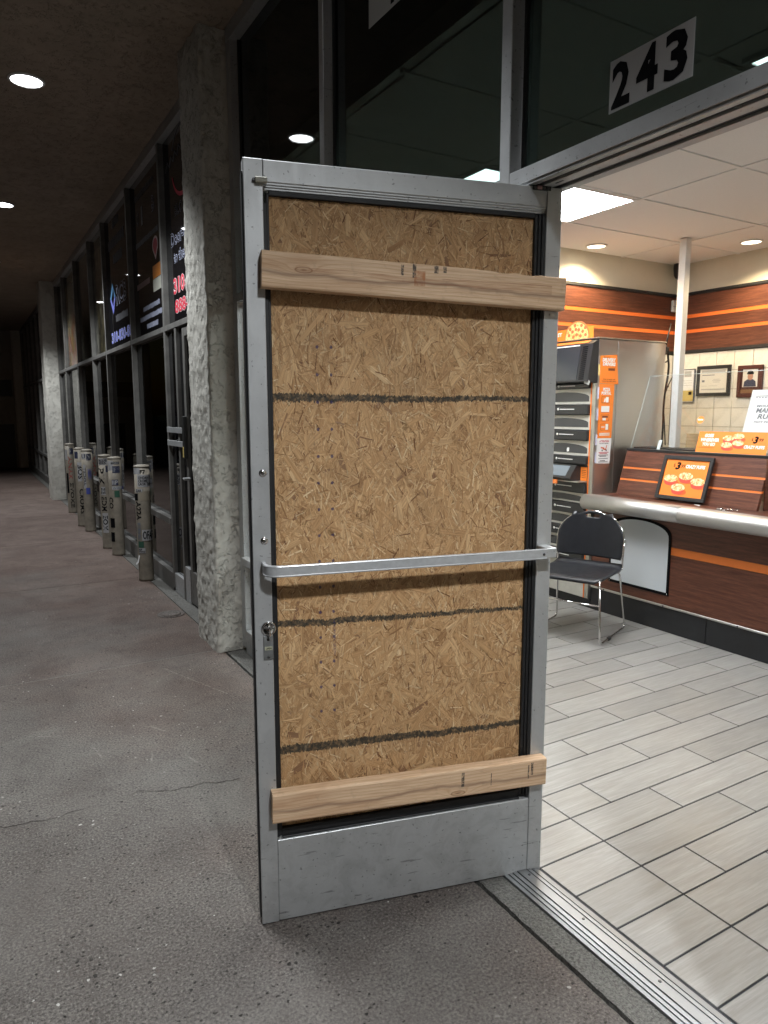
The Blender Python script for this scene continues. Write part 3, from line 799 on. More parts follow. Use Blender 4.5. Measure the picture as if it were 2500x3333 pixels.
for z in (1.337, 1.151):
    s = add('bolt', lathem([(.0105, 0), (.0105, .0012), (.009, .002), (.0075, .0022), (.0072, .0045), (.005, .006), (.001, .0062)], (.879, 0, z), 20, 'Y'), CHROME, dr, True)
    add('bolt_slot', joinm([boxm((.8745, .006, z - .0009), (.8835, .0067, z + .0009)), boxm((.8781, .0061, z - .0045), (.8799, .0068, z + .0045))]), DARKMET, s, True)
lk = add('lock_cylinder', lathem([(.0205, 0), (.0205, .004), (.0185, .0065), (.0155, .007), (.0150, .0045), (.001, .0045)], (.873, 0, .904), 28, 'Y'), CHROME, dr, True)
dbox('thumb_turn', (.8705, .004, .884), (.8755, .022, .908), CHROME, lk, .0015)
pl = dbox('indicator_plate', (.861, 0, .814), (.888, .004, .882), flat('worn_zinc', (.3, .31, .31), .45, .7, wear=.4), dr, .001)
dbox('indicator_window', (.864, .0041, .842), (.885, .0047, .852), flat('indicator_paper', (.42, .42, .3), .6), pl, 0)
add('indicator_lettering', place(textm('OPEN', .016, .0062, .01), (.8825, .0049, .8438), (-1, 0, 0), Z3), INK, pl, True)
for z in (.872, .822): add('screw', lathem([(.004, 0), (.004, .001), (.001, .0015)], (.8745, .004, z), 12, 'Y'), DARKMET, pl, True)
br = dbox('catch_block', (.851, 0, 2.079), (.882, .014, 2.093), flat('cream_plastic', (.42, .41, .34), .5, wear=.3), dr, .002)
dbox('catch_bolt', (.8822, .002, 2.083), (.888, .010, 2.090), DARKMET, br, .001)
hg = dbox('pivot_hinge', (.036, -.03, 2.1285), (.096, .0012, 2.1435), RUBBER, dr, .002)
for x in (.047, .06, .088): add('hinge_screw', lathem([(.0045, 0), (.0045, .001), (.001, .0014)], (x, .0012, 2.136), 12, 'Y'), DARKMET, hg, True)
dbox('hinge_label', (.066, .0013, 2.131), (.081, .0018, 2.141), flat('pale_red_label', (.5, .3, .28), .6), hg, 0)

# ================================================================== NEIGHBOURING SHOP FRONTS
nb = thing('storefront', (-.05, 7.4, 0), 'dark shop front with lettered black upper windows behind the bollards', 'storefront')
NX0, NX1 = -.098, .004
MY = [4.34, 5.63, 7.04, 8.05, 9.37, 10.75]
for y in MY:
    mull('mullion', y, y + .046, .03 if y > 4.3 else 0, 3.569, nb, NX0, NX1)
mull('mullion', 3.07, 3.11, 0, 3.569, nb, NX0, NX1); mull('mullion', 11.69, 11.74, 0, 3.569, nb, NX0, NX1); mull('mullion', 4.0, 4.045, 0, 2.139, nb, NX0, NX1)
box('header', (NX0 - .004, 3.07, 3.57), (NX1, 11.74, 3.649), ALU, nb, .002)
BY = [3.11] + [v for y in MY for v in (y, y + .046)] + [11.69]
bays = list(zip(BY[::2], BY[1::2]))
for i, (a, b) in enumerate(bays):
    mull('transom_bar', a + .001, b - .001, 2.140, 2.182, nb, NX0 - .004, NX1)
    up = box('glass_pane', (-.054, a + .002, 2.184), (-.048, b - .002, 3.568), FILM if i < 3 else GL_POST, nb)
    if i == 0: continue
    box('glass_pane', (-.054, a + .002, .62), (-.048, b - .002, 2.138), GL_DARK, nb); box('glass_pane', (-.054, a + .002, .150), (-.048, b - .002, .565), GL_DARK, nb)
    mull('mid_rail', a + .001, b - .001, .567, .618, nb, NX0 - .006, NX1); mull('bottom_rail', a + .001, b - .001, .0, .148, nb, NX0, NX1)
# its glass door beside the column
nd = thing('shop_door', (-.05, 3.55, 0), 'closed dark glass door half hidden behind the near stucco column', 'door')
mull('stile', 3.135, 3.185, .012, 2.12, nd, -.09, -.045); mull('stile', 3.80, 3.855, .012, 2.12, nd, -.09, -.045)
mull('top_rail', 3.186, 3.799, 2.06, 2.119, nd, -.089, -.046); mull('bottom_rail', 3.186, 3.799, .013, .27, nd, -.089, -.046)
box('glass', (-.07, 3.187, .271), (-.065, 3.798, 2.059), GL_DARK, nd)
box('lock_case', (-.118, 3.80, 1.15), (-.0905, 3.85, 1.47), DARKMET, nd, .004); box('lock_face', (-.121, 3.81, 1.16), (-.1185, 3.835, 1.24), GOLD, nd, .001)
box('pull_handle', (-.14, 3.75, .99), (-.0905, 3.79, 1.01), ALU, nd, .004); box('sidelight_panel', (-.07, 3.86, .15), (-.05, 3.998, 2.13), FILM, nd); box('sidelight_panel', (-.07, 4.047, .15), (-.05, 4.338, 2.13), FILM, nd)
box('sidelight_base', (-.095, 3.86, .0), (-.045, 3.998, .28), ALU, nd, .002); box('sidelight_base', (-.095, 4.047, .0), (-.045, 4.338, .16), ALU, nd, .002)
for z in (1.36, 1.255): box('guard_bar', (-.112, 3.86, z - .022), (-.099, 4.338, z + .022), ALU, nd, .002)
# dark interior of the neighbour
dk = flat('dark_room', (.035, .034, .032), .8); tag(box('neighbour_room', (3.2, 3.1, 0), (3.3, 20, 3.6), dk), kind='structure')
tag(box('neighbour_floor', (.006, 3.1, -.1), (3.2, 20, .002), dk), kind='structure'); tag(box('neighbour_ceiling', (.006, 3.1, 3.2), (3.2, 20, 3.3), dk), kind='structure')
tag(box('party_wall', (.006, 2.96, 0), (3.2, 3.06, 3.6), dk), kind='structure')
box('venetian_valance', (.06, 4.5, 1.42), (.09, 5.4, 1.47), flat('valance_olive', (.12, .12, .06), .6), nb)
# lettering on the upper windows
LB = flat('blue_letter', (.14, .16, .50), .5); LP = flat('pale_letter', (.34, .36, .46), .5); LG = flat('dim_letter', (.10, .10, .11), .5); LR = flat('red_letter', (.5, .035, .06), .5); LPK = flat('pink_outline', (.62, .45, .45), .5); LC = flat('cyan_letter', (.09, .25, .45), .5)


def sign(s, y0, y1, z0, z1, m, m2=None, bold=.02, x=-.0552):
    """lettering between y0 (left) and y1 (right); m2 gives an outline behind"""
    if m2: text('lettering', s, (x, y0 + .004, z0 - .004), YD, Z3, y0 - y1 + .008, z1 - z0 + .008, m2, nb, bold + .045)
    text('lettering', s, (x - (.0012 if m2 else 0), y0, z0), YD, Z3, y0 - y1, z1 - z0, m, nb, bold)


def bars(y0, y1, z0, z1, m, n=7, x=-.0552):
    """small print too blurred to read: a broken row of strokes"""
    rg = random.Random(int(z0 * 1000) + n); ms = []; y = y0
    while y > y1 + .01:
        w_ = rg.uniform(.3, 1.0) * (y0 - y1) / (n * 1.9)
        ms.append(boxm((x - .0006, max(y1, y - w_ * .6), z0 + rg.uniform(0, .15) * (z1 - z0)), (x, y, z1 - rg.uniform(0, .15) * (z1 - z0)))); y -= w_
    tag(add('small_print', joinm(ms), m, nb), kind='stuff')


sign('310-', 4.16, 3.78, 2.405, 2.525, LR, LPK, .02); sign('888-', 4.14, 3.76, 2.26, 2.36, LR, LPK, .02)
sign('Door-to', 4.19, 3.70, 2.765, 2.86, FILM, LP, -.002); sign('to the', 4.13, 3.82, 2.635, 2.715, FILM, LP, -.002); sign('BLO', 4.05, 3.84, 2.965, 3.04, FILM, LG, -.002)
ring = joinm([polym([(-.30 * math.cos(R(a)), .245 * math.sin(R(a))) for a in range(185, 350, 6)] + [(-.285 * math.cos(R(a)), .215 * math.sin(R(a))) for a in range(344, 184, -6)], (-.0552, 3.80, 3.31), YD, Z3, .0006)])
add('round_emblem', ring, LR, nb)
add('emblem_ring', tubem([(-.0555, 3.80 + .30 * math.cos(R(a)), 3.31 + .25 * math.sin(R(a))) for a in range(30, 195, 6)], .003, 6), LG, nb)
add('emblem_script', tubem([(-.0555, 4.26 - .055 * i, 3.33 + (.055 if i % 2 else 0) + .006 * i) for i in range(9)], .0035, 6), LG, nb)
sign('RCB', 6.54, 5.98, 2.62, 2.825, FILM, LP, .0)
for (pts, m) in (([(-.155, .0), (0, .16), (.045, .1), (-.08, .0)], LC), ([(-.155, -.004), (-.08, -.004), (0, -.085), (0, -.165)], LB), ([(.006, .15), (.155, .0), (.08, 0), (.045, .105)], LC), ([(.155, -.004), (.006, -.165), (.006, -.085), (.08, -.004)], LB)):
    add('diamond_emblem', polym(pts, (-.0552, 6.725, 2.72), YD, Z3, .0008), m, nb)
sign('310-830-88', 6.90, 5.80, 2.25, 2.365, LB, LP, .01)
bars(6.84, 5.98, 3.21, 3.32, LG, 9); bars(6.6, 6.12, 3.04, 3.15, LG, 6); bars(6.58, 6.23, 3.4, 3.5, LG, 5); bars(6.6, 5.95, 2.45, 2.53, LG, 9)
bars(5.26, 4.62, 2.40, 2.445, LP, 13); bars(5.4, 4.54, 2.32, 2.367, LP, 17); bars(5.14, 4.72, 2.24, 2.287, LP, 9); bars(5.45, 4.6, 2.98, 3.03, LG, 12); bars(5.42, 4.7, 3.38, 3.44, LG, 11)
sign('O', 5.39, 5.30, 3.17, 3.29, FILM, LG, 0); sign('I', 5.19, 5.13, 3.14, 3.3, LG, None, 0); sign('B', 4.79, 4.70, 3.17, 3.29, FILM, LP, 0)
add('orange_sticker', boxm((-.0562, 4.525, 2.627), (-.0545, 4.835, 2.732)), flat('dull_orange', (.45, .16, .03), .6), nb); add('white_sticker', boxm((-.0562, 4.525, 2.52), (-.0545, 4.835, 2.622)), flat('cream_sticker', (.42, .42, .36), .6), nb)
add('pin_sticker', polym([(-.1 * math.cos(R(a)), .07 * math.sin(R(a))) for a in range(-30, 211, 12)] + [(0, -.12)], (-.0552, 4.71, 2.89), YD, Z3, .0009), LPK, nb)
add('pin_sticker_centre', polym([(-.075 * math.cos(R(a)), .05 * math.sin(R(a))) for a in range(-30, 211, 12)] + [(0, -.085)], (-.0562, 4.71, 2.89), YD, Z3, .0009), LR, nb)
add('faded_sticker', boxm((-.0562, 4.965, 2.62), (-.0545, 5.475, 2.668)), flat('faded_red_white', (.3, .2, .19), .6), nb)


def m_poster(name, cols, sc):
    g = G(name, cols[0], .6); o = g.co(); n1 = g.noise(g.mp(o, (1, 1, .45)), sc, 4, .6, .8); n2 = g.noise(g.vadd(o, (5, 3, 1)), sc * 2.2, 4, .6, .5)
    c = g.ramp(n1, [(.36, cols[0]), (.45, cols[1]), (.53, cols[2]), (.62, cols[3])], 'EASE'); c = g.mix(g.ramp(n2, [(.52, 0.0), (.62, .8)]), c, cols[4]); g.put('Base Color', c); return g.m


for (a, b, z0, z1, cols) in ((7.12, 7.98, 2.2, 3.4, [(.5, .42, .26), (.40, .32, .18), (.09, .07, .05), (.5, .45, .32), (.06, .05, .04)]), (8.15, 9.3, 2.2, 3.4, [(.16, .14, .11), (.1, .09, .07), (.05, .04, .03), (.25, .22, .15), (.05, .045, .04)]),
                              (9.5, 10.7, 2.2, 3.4, [(.62, .55, .42), (.55, .32, .1), (.5, .07, .05), (.66, .6, .5), (.4, .3, .08)])):
    box('window_poster', (-.045, a, z0), (-.043, b, z1), m_poster('poster_print', cols, 2.6), nb)
ff = thing('storefront', (-.05, 16.0, 0), 'farthest shop front, dim window bars past the second column', 'storefront')
fy = [12.25 + 1.11 * i for i in range(8)]
for y in fy: mull('mullion', y - .024, y + .024, 0, 3.57, ff, NX0, NX1)
for a, b in zip(fy, fy[1:]):
    for z0, z1 in ((2.14, 2.185), (.567, .618), (0, .148), (3.57, 3.649)): mull('rail', a + .025, b - .025, z0, z1, ff, NX0 - .004, NX1)
    for z0, z1 in ((2.187, 3.568), (.62, 2.138), (.15, .565)): box('glass_pane', (-.054, a + .026, z0), (-.048, b - .026, z1), GL_DARK, ff)
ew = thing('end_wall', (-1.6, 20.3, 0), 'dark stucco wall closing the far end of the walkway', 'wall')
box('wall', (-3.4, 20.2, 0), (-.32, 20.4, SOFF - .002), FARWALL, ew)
box('dark_door', (-2.6, 20.15, .0), (-.38, 20.198, 1.18), BLACKP, ew); box('ledge', (-3.3, 20.12, 1.80), (-.34, 20.198, 1.92), FARWALL, ew, .01); box('dark_window', (-3.0, 20.17, 1.93), (-.36, 20.198, 2.36), BLACKP, ew)
cv = thing('ground_cover', (-.30, 3.66, 0), 'small round cleanout cover in the walk by the stucco column', 'drain cover')
add('ring', lathem([(.10, 0), (.10, .004), (.085, .005), (.082, .002), (.001, .002)], (-.30, 3.66, 0), 28), CONC, cv)
add('lid', lathem([(.07, .002), (.07, .006), (.05, .0065), (.045, .004), (.001, .0045)], (-.30, 3.66, 0), 24), CONC, cv)

# ------------------------------------------------------------------ bollards
CAMP = Vector((-1.538, -1.602, 0)); BR, BH = .0655, 1.03


def bollard(x, y, label, stickers, lean_=0.0):
    t = thing('bollard', (x, y, 0), label, 'bollard', group='stickered bollards along the shop fronts')
    add('post', lathem([(BR * 1.02, 0), (BR, .02), (BR, .3), (BR, .7), (BR, BH - .012)], (x, y, 0), 28), BOLL, t)
    add('cap', lathem([(BR * 1.03, BH - .012), (BR * 1.05, BH - .004), (BR * 1.0, BH + .004), (BR * .6, BH + .012), (.002, BH + .014)], (x, y, 0), 28), BOLL, t)
    d = (CAMP - Vector((x, y, 0))).normalized(); rt = Vector((-d.y, d.x, 0))
    if rt.x < 0: rt = -rt

    def pt(al, z, rr): return Vector((x, y, 0)) + (d * math.cos(al) + rt * math.sin(al)) * rr + Vector((0, 0, z))
    for k, (f0, f1, z0, z1, m, s, tm_, vert) in enumerate(stickers):
        a0, a1 = math.asin(max(-1, min(1, f0))), math.asin(max(-1, min(1, f1)))
        lay = .0006 + .0003 * k
        if m is not None:
            nn = 9; V = []; Fc = []
            for i in range(nn + 1):
                al = a0 + (a1 - a0) * i / nn
                V += [pt(al, z0, BR + lay), pt(al, z1, BR + lay)]
            Fc = [(2 * i, 2 * i + 2, 2 * i + 3, 2 * i + 1) for i in range(nn)]
            add('sticker', pyd(V, Fc), m, t)
        if s:
            mg = .0 if m is None else .12
            ww, hh = (a1 - a0) * BR * (1 - mg), (z1 - z0) * (1 - 2 * mg)
            me = textm(s, hh if vert else ww, ww if vert else hh, .025)
            for v in me.vertices:
                u, w_ = (v.co.x, v.co.y)
                if vert: u, w_ = w_, hh - u
                v.co = pt(a0 + ((a1 - a0) * mg / 2) + u / BR, z0 + (z1 - z0) * mg + w_, BR + lay + .0007)
            add('sticker_lettering', me, tm_, t)
    return t


GREEN = flat('green_sticker', (.03, .09, .06), .5); TAPE = flat('brown_tape', (.27, .235, .18), .5); NAVY = flat('navy_sticker', (.03, .035, .07), .5); REDG = flat('red_graffiti', (.3, .05, .04), .6); BLUEG = flat('blue_graffiti', (.05, .07, .3), .6); WST = flat('white_sticker_vinyl', (.38, .38, .39), .5, wear=.3)
bollard(-.215, 4.89, 'nearest bollard, with bold black lettered white stickers near its top', [
    (-1, -.25, .962, 1.018, WST, None, None, 0), (-.25, .42, .965, 1.0, None, 'F7', INK, 0), (-.6, 1, .850, .955, WST, 'OHDAN\nCROME\nLAOK TAVE', INK, 0), (-.85, -.05, .80, .832, WST, 'ZAK', INK, 0), (-.5, 1, .728, .81, TAPE, None, None, 0),
    (-1, -.62, .73, .79, INK, None, None, 0), (-.85, -.3, .555, .72, None, 'A22A', INK, 1), (-.8, -.45, .38, .53, None, 'EBE', PRINTG, 1), (-.3, .98, .37, .468, WST, 'OFAF', INK, 0), (-.8, -.15, .308, .364, GREEN, None, None, 0), (-.78, .02, .258, .304, WST, 'RIP\nITHO', INK, 0)])
bollard(-.216, 6.225, 'bollard with a dark round sticker, second from the stucco column', [
    (-.95, -.2, .90, 1.0, WST, None, None, 0), (-.5, .7, .965, .99, INK, 'TOKIO', WST, 0), (-.35, .75, .875, .945, NAVY, 'P', PRINTG, 0), (-.5, .45, .745, .805, NAVY, 'IIP', WST, 0), (-.5, .95, .70, .735, WST, 'WALL', PRINTG, 0), (-.2, .55, .62, .69, GREEN, None, None, 0), (-.95, -.4, .50, .62, None, 'CO', INK, 1), (-.95, -.35, .30, .40, INK, None, None, 0), (-.95, -.45, .15, .25, INK, None, None, 0)])
bollard(-.238, 6.685, 'bollard with black vertical graffiti, just behind the second one', [
    (-.95, .45, .93, 1.0, WST, 'BLUE\n2025', INK, 0), (.1, .9, .85, .92, NAVY, None, None, 0), (-.95, -.2, .70, .9, None, 'PIK', INK, 1), (-.75, -.1, .6, .69, WST, 'EE', INK, 1), (-.75, .0, .42, .58, None, 'EDM', INK, 1), (-.75, .1, .18, .40, WST, 'EOM', INK, 1)])
bollard(-.241, 7.995, 'bollard with a navy disc sticker and blue scribble', [
    (-.1, .75, .905, .985, NAVY, 'X', WST, 0), (-.9, -.2, .92, .99, WST, 'U', NAVY, 0), (-.75, -.3, .55, .85, WST, 'TEDOA', INK, 1), (.0, .7, .66, .80, None, 'WW', BLUEG, 0), (-.4, .3, .48, .56, BLUEG, None, None, 0)])
bollard(-.262, 8.50, 'bollard mostly hidden behind another, with large CROMS letters down its side', [
    (-.9, -.3, .90, .99, NAVY, None, None, 0), (-.5, .5, .6, .85, WST, 'BOS', INK, 1), (-.35, .45, .17, .50, None, 'CROMS', INK, 1)])
bollard(-.211, 9.95, 'farthest bollard, with red graffiti, near the second column', [
    (-.1, .7, .88, .97, NAVY, 'K', WST, 0), (-.95, -.5, .80, .95, WST, None, None, 0), (-.4, .35, .5, .85, None, 'ANAK', REDG, 1), (-.3, .4, .08, .45, None, 'EVOKE', INK, 1), (-.9, -.5, .3, .6, INK, None, None, 0)])
tg = pyd([(-.302, 4.86, .155), (-.285, 4.85, .175), (-.272, 4.852, .235), (-.279, 4.86, .24), (-.291, 4.858, .185), (-.306, 4.866, .165)], [(0, 1, 2, 3, 4, 5)])
bm = bmesh.new(); bm.from_mesh(tg); bmesh.ops.solidify(bm, geom=list(bm.faces), thickness=.0015)
tag(add('torn_paper', bmesh_of(bm), PAPER), 'torn white paper strip peeling off the foot of the nearest bollard', 'paper scrap')

# ================================================================== SHOP INTERIOR
ct = thing('counter', (2.9, 1.1, 0), 'brown laminate shop counter with orange stripes and rounded metal edge', 'counter')
CX = 2.52
box('kick_board', (CX + .006, 1.192, .001), (CX + .05, 2.184, .172), BLACKK, ct, .002); box('kick_board', (CX + .006, -1.2, .001), (CX + .05, 1.189, .172), BLACKK, ct, .002)
box('metal_strip', (CX - .003, -1.2, .173), (CX + .01, 2.184, .188), STEELV, ct, .002)
for y in (2.05, 1.52, .97): add('screw', lathem([(.006, 0), (.006, -.0015), (.002, -.003)], (CX - .003, y, .1805), 12, 'X'), DARKMET, ct)
box('front_panel', (CX, -1.2, .189), (CX + .04, 2.184, .541), LAM, ct); box('orange_stripe', (CX + .006, -1.2, .542), (CX + .04, 2.184, .596), ORANGE2, ct); box('front_panel', (CX, -1.2, .597), (CX + .04, 2.184, .80), LAM, ct)
for a, b in ((1.352, 2.186), (-1.2, 1.350)):
    prof = [(.0, -.056)] + [(-.055 * math.cos(R(w)), .055 * math.sin(R(w))) for w in range(-80, 91, 10)] + [(.06, .055), (.06, -.056)]
    add('bullnose_edge', polym([(x, z) for x, z in prof], (2.43, b, .838), (1, 0, 0), Z3, b - a), BULL, ct)
    for p in C.objects[-1].data.polygons: p.use_smooth = abs(p.normal.y) < .5 and p.area < .02
box('counter_top', (2.491, -1.2, .80), (3.2, 2.186, .886), LAM, ct, .002)
PLK = .306; PX0, PZ0 = 2.675, .887
px = lambda z: PX0 + PLK * (z - PZ0)
LV = Vector((PLK, 0, 1)).normalized()


def lean_slab(name, y0, y1, z0, z1, off, th_, m, p):
    """piece of a board leaning back from the customer"""
    V = []
    for z in (z0, z1):
        for y in (y0, y1):
            for q in (off, off + th_): V.append((px(z) + q, y, z))
    return add(name, pyd(V, [(0, 1, 3, 2), (4, 6, 7, 5), (0, 4, 5, 1), (2, 3, 7, 6), (0, 2, 6, 4), (1, 5, 7, 3)]), m, p)


for z0, z1 in ((.888, .996), (1.0105, 1.081), (1.0955, 1.212)): lean_slab('sloped_panel', 1.0, 2.112, z0, z1, 0, .025, LAM, ct)
for z0, z1 in ((.997, 1.010), (1.082, 1.095)): lean_slab('orange_stripe', .998, 2.113, z0, z1, .003, .02, ORANGE2, ct)
box('panel_cap', (px(1.212) - .004, .995, 1.2125), (3.05, 2.115, 1.230), BLACKK, ct, .002); box('end_panel', (2.74, .99, .888), (3.05, .997, 1.211), LAM, ct); box('rear_panel', (2.80, 2.08, .888), (3.05, 2.111, 1.211), LAM, ct)
for i in range(5): box('worktop_slat', (2.84 + .04 * i, 1.55, 1.231), (2.865 + .04 * i, 2.11, 1.240), BLACKP, ct, .002)

# blank emblem board on the counter front
eb = thing('sign_board', (CX, 1.74, .26), 'white round-topped board with black border on the counter front', 'sign')
def arch(y0, y1, z0, zs, zt, n=16):
    w_ = y0 - y1
    return [(0, z0), (w_, z0), (w_, zs)] + [(w_ / 2 + w_ / 2 * math.cos(R(a)), zs + (zt - zs) * math.sin(R(a)) ** .8) for a in range(10, 171, 10)] + [(0, zs)]
add('border', polym(arch(2.006, 1.482, .258, .66, .765), (CX - .0005, 2.006, 0), YD, Z3, .006), INK, eb)
add('face', polym([(a + .0, b) for a, b in arch(1.988, 1.50, .278, .645, .748)], (CX - .0065, 1.988, 0), YD, Z3, .0012), flat('pale_blue_white', (.60, .64, .68), .35), eb)
for y, z in ((1.492, .266), (1.996, .266)): add('screw', lathem([(.004, 0), (.004, -.002), (.001, -.003)], (CX - .0065, y, z), 10, 'X'), CHROME, eb)

# framed advert leaning on the sloped panel
fa = thing('framed_poster', (2.66, 1.545, .89), 'black framed orange advert with four red pastries leaning on the counter', 'framed poster')
FO = Vector((px(.9) - .022, 1.738, .9)); FX = Vector((0, -1, 0)); FW, FH = .388, .308
for (a, b, c, d) in ((0, FW, 0, .024), (0, FW, FH - .024, FH), (0, .024, .0245, FH - .0245), (FW - .024, FW, .0245, FH - .0245)):
    add('frame_bar', quadm(FO, FX, LV, a, b, c, d, 0, .018), BLACKP, fa)
pr = add('print', quadm(FO, FX, LV, .0245, FW - .0245, .0245, FH - .0245, .002, .006), PRINTO, fa)
FP = FO + FX.cross(LV) * .0085
text('price_lettering', '$', FP + FX * .088 + LV * .228, FX, LV, .014, .026, INK, fa, .01); text('price_lettering', '3', FP + FX * .104 + LV * .212, FX, LV, .042, .055, INK, fa, .05, .2); text('price_lettering', '99', FP + FX * .150 + LV * .226, FX, LV, .03, .025, INK, fa, .01, .2)
text('title_lettering', 'CRAZY PUFFS', FP + FX * .186 + LV * .226, FX, LV, .148, .026, PRINTW, fa, .045, .15)


def m_pastry():
    g = G('pastry_print', (.7, .5, .25), .5); o = g.co(); n1 = g.noise(o, 55, 4, .6, .9)
    g.put('Base Color', g.ramp(n1, [(.36, (.55, .12, .04)), (.45, (.75, .45, .16)), (.55, (.85, .68, .38)), (.66, (.88, .76, .5))])); return g.m


PAST = m_pastry(); CUPR = flat('pastry_red', (.62, .07, .045), .5); SHAD = flat('deep_orange_print', (.62, .11, .02), .5)


def pastry(p, o, xd, yd, cx, cy, s):
    nn = Vector(xd).normalized().cross(Vector(yd).normalized())
    add('pastry_shadow_print', polym(ell(cx + s * .35, cy - s * .5, s * .95, s * .4), o, xd, yd, .0004), SHAD, p)
    add('pastry_cup_print', polym([(cx - s, cy)] + ell(cx, cy - s * .45, s * .84, s * .42, 12, 180, 360) + [(cx + s, cy)], Vector(o) + nn * .0006, xd, yd, .0004), CUPR, p)
    add('pastry_top_print', polym(ell(cx, cy + s * .05, s, s * .48), Vector(o) + nn * .0012, xd, yd, .0004), PAST, p)


for cx, cy in ((.090, .145), (.205, .168), (.305, .135), (.165, .085)): pastry(fa, FP, FX, LV, cx, cy, .055)

# acrylic shield, leaflet boards on top of the counter
ac = thing('acrylic_shield', (2.9, 1.3, 1.23), 'clear acrylic sneeze guard leaning back on the counter top', 'acrylic shield')
AK = .33; AV = Vector((AK, 0, 1)).normalized(); AO = Vector((2.803, 2.098, 1.232))
add('sheet', quadm(AO, FX, AV, 0, .905, 0, .565, 0, .005), PLEXI, ac); add('sheet', quadm(AO, FX, AV, .91, 1.9, 0, .565, 0, .005), PLEXI, ac)
edge = flat('acrylic_edge', (.55, .62, .62), .3)
add('polished_edge', quadm(AO, FX, AV, -.002, .0, 0, .566, 0, .005), edge, ac); add('polished_edge', quadm(AO, FX, AV, 0, 1.9, .5655, .5675, 0, .005), edge, ac)
add('foot_bracket', quadm(AO, FX, AV, .235, .262, -.002, .07, .0055, .002), edge, ac)
rs = thing('round_sticker', (2.87, 1.57, 1.446), 'round orange sticker on the clear acrylic guard', 'sticker')
add('disc', polym(ell(.529, .2255, .026, .026), AO + FX.cross(AV) * .0055, FX, AV, .0006), PRINTO, rs); add('white_band', polym([(.509, .221), (.549, .221), (.549, .231), (.509, .231)], AO + FX.cross(AV) * .0063, FX, AV, .0004), PRINTW, rs)
ps = thing('counter_sign', (2.79, 1.28, 1.23), 'wide orange sign with 3.99 price standing on the counter top', 'sign')
SK = Vector((.25, 0, 1)).normalized(); SO = Vector((2.782, 1.531, 1.2315))
add('board', polym([(0, 0), (.50, -.0), (.50, .146), (.002, .142)], SO, FX, SK, .004), PRINTO, ps); SP = SO + FX.cross(SK) * .0045
for k, (s_, y, u0, w_) in enumerate((('GOES', .103, .048, .068), ('WHEREVER', .073, .024, .137), ('YOU GO', .043, .042, .096))): text('slogan_lettering', s_, SP + FX * u0 + SK * y, FX, SK, w_, .024, PRINTW, ps, .045, .15)
tag(add('small_print', joinm([quadm(SP, FX, SK, .02 + .013 * i, .03 + .013 * i, .030, .033, 0, .0004) for i in range(9)]), PRINTBR, ps), kind='stuff')
for cx, cy in ((.225, .098), (.295, .112), (.30, .068), (.222, .052)): pastry(ps, SP, FX, SK, cx, cy, .040)
text('price_lettering', '$', SP + FX * .388 + SK * .085, FX, SK, .011, .02, INK, ps, .01); text('price_lettering', '3', SP + FX * .40 + SK * .070, FX, SK, .034, .048, INK, ps, .05, .2); text('price_lettering', '99', SP + FX * .438 + SK * .085, FX, SK, .03, .02, INK, ps, .01, .2)
text('title_lettering', 'CRAZY PUFFS', SP + FX * .345 + SK * .036, FX, SK, .14, .022, PRINTW, ps, .045, .15)
ws = thing('paper_sign', (2.95, 1.1, 1.367), 'white paper notice in a clear stand at the right edge', 'sign')
MV = Vector((.3, 0, 1)).normalized(); MO = Vector((2.92, 1.285, 1.367))
add('sheet', quadm(MO, FX, MV, 0, .42, 0, .288, 0, .003), PAPER, ws); add('clear_holder', quadm(MO, FX, MV, -.004, .424, -.004, .292, -.003, .002), edge, ws); MP = MO + FX.cross(MV) * .0034
for s_, u0, v0, w_, h_ in (('MOUNTAIN', .055, .172, .175, .016), ('MAN', .058, .134, .108, .032), ('RUS', .078, .092, .10, .034), ('NOT FOR RE', .062, .066, .16, .012)): text('notice_lettering', s_, MP + FX * u0 + MV * v0, FX, MV, w_, h_, PRINTG, ws, .03, .15)
add('rule', quadm(MP, FX, MV, .03, .3, .246, .249, 0, .0004), INK, ws); tag(add('small_print', joinm([quadm(MP, FX, MV, .035 + .02 * i, .047 + .02 * i, .235, .240, 0, .0004) for i in range(11)]), PRINTG, ws), kind='stuff')

# pickup cabinet
cb = thing('heated_cabinet', (2.86, 2.48, 0), 'tall steel pickup cabinet with stacked black drawers beside the counter', 'cabinet')
KX, KY0, KY1 = 2.505, 2.192, 2.77
box('body', (KX + .012, KY0 + .002, .075), (3.25, KY1, 2.036), STEEL, cb, .004); box('side_panel', (KX + .012, KY0 - .002, .075), (2.713, KY0 + .0015, 2.03), STEEL, cb, .001); box('side_panel', (2.717, KY0 - .0025, .075), (3.249, KY0 + .0015, 2.03), STEEL, cb, .001)
box('top_lip', (KX, KY0 - .006, 2.037), (3.253, KY1, 2.046), STEELV, cb, .001); box('plinth', (KX + .03, KY0 + .006, .0), (3.2, KY1, .0745), BLACKP, cb)
box('door_frame', (KX - .004, KY0 - .001, .08), (KX + .0115, 2.228, 1.715), STEELV, cb, .002); box('orange_edge', (KX - .006, 2.2285, .08), (KX + .0115, 2.238, 1.715), ORANGE2, cb)
DG = flat('drawer_window', (.05, .052, .055), .22); DF = flat('drawer_front', (.56, .55, .50), .5, .1, wear=.08)
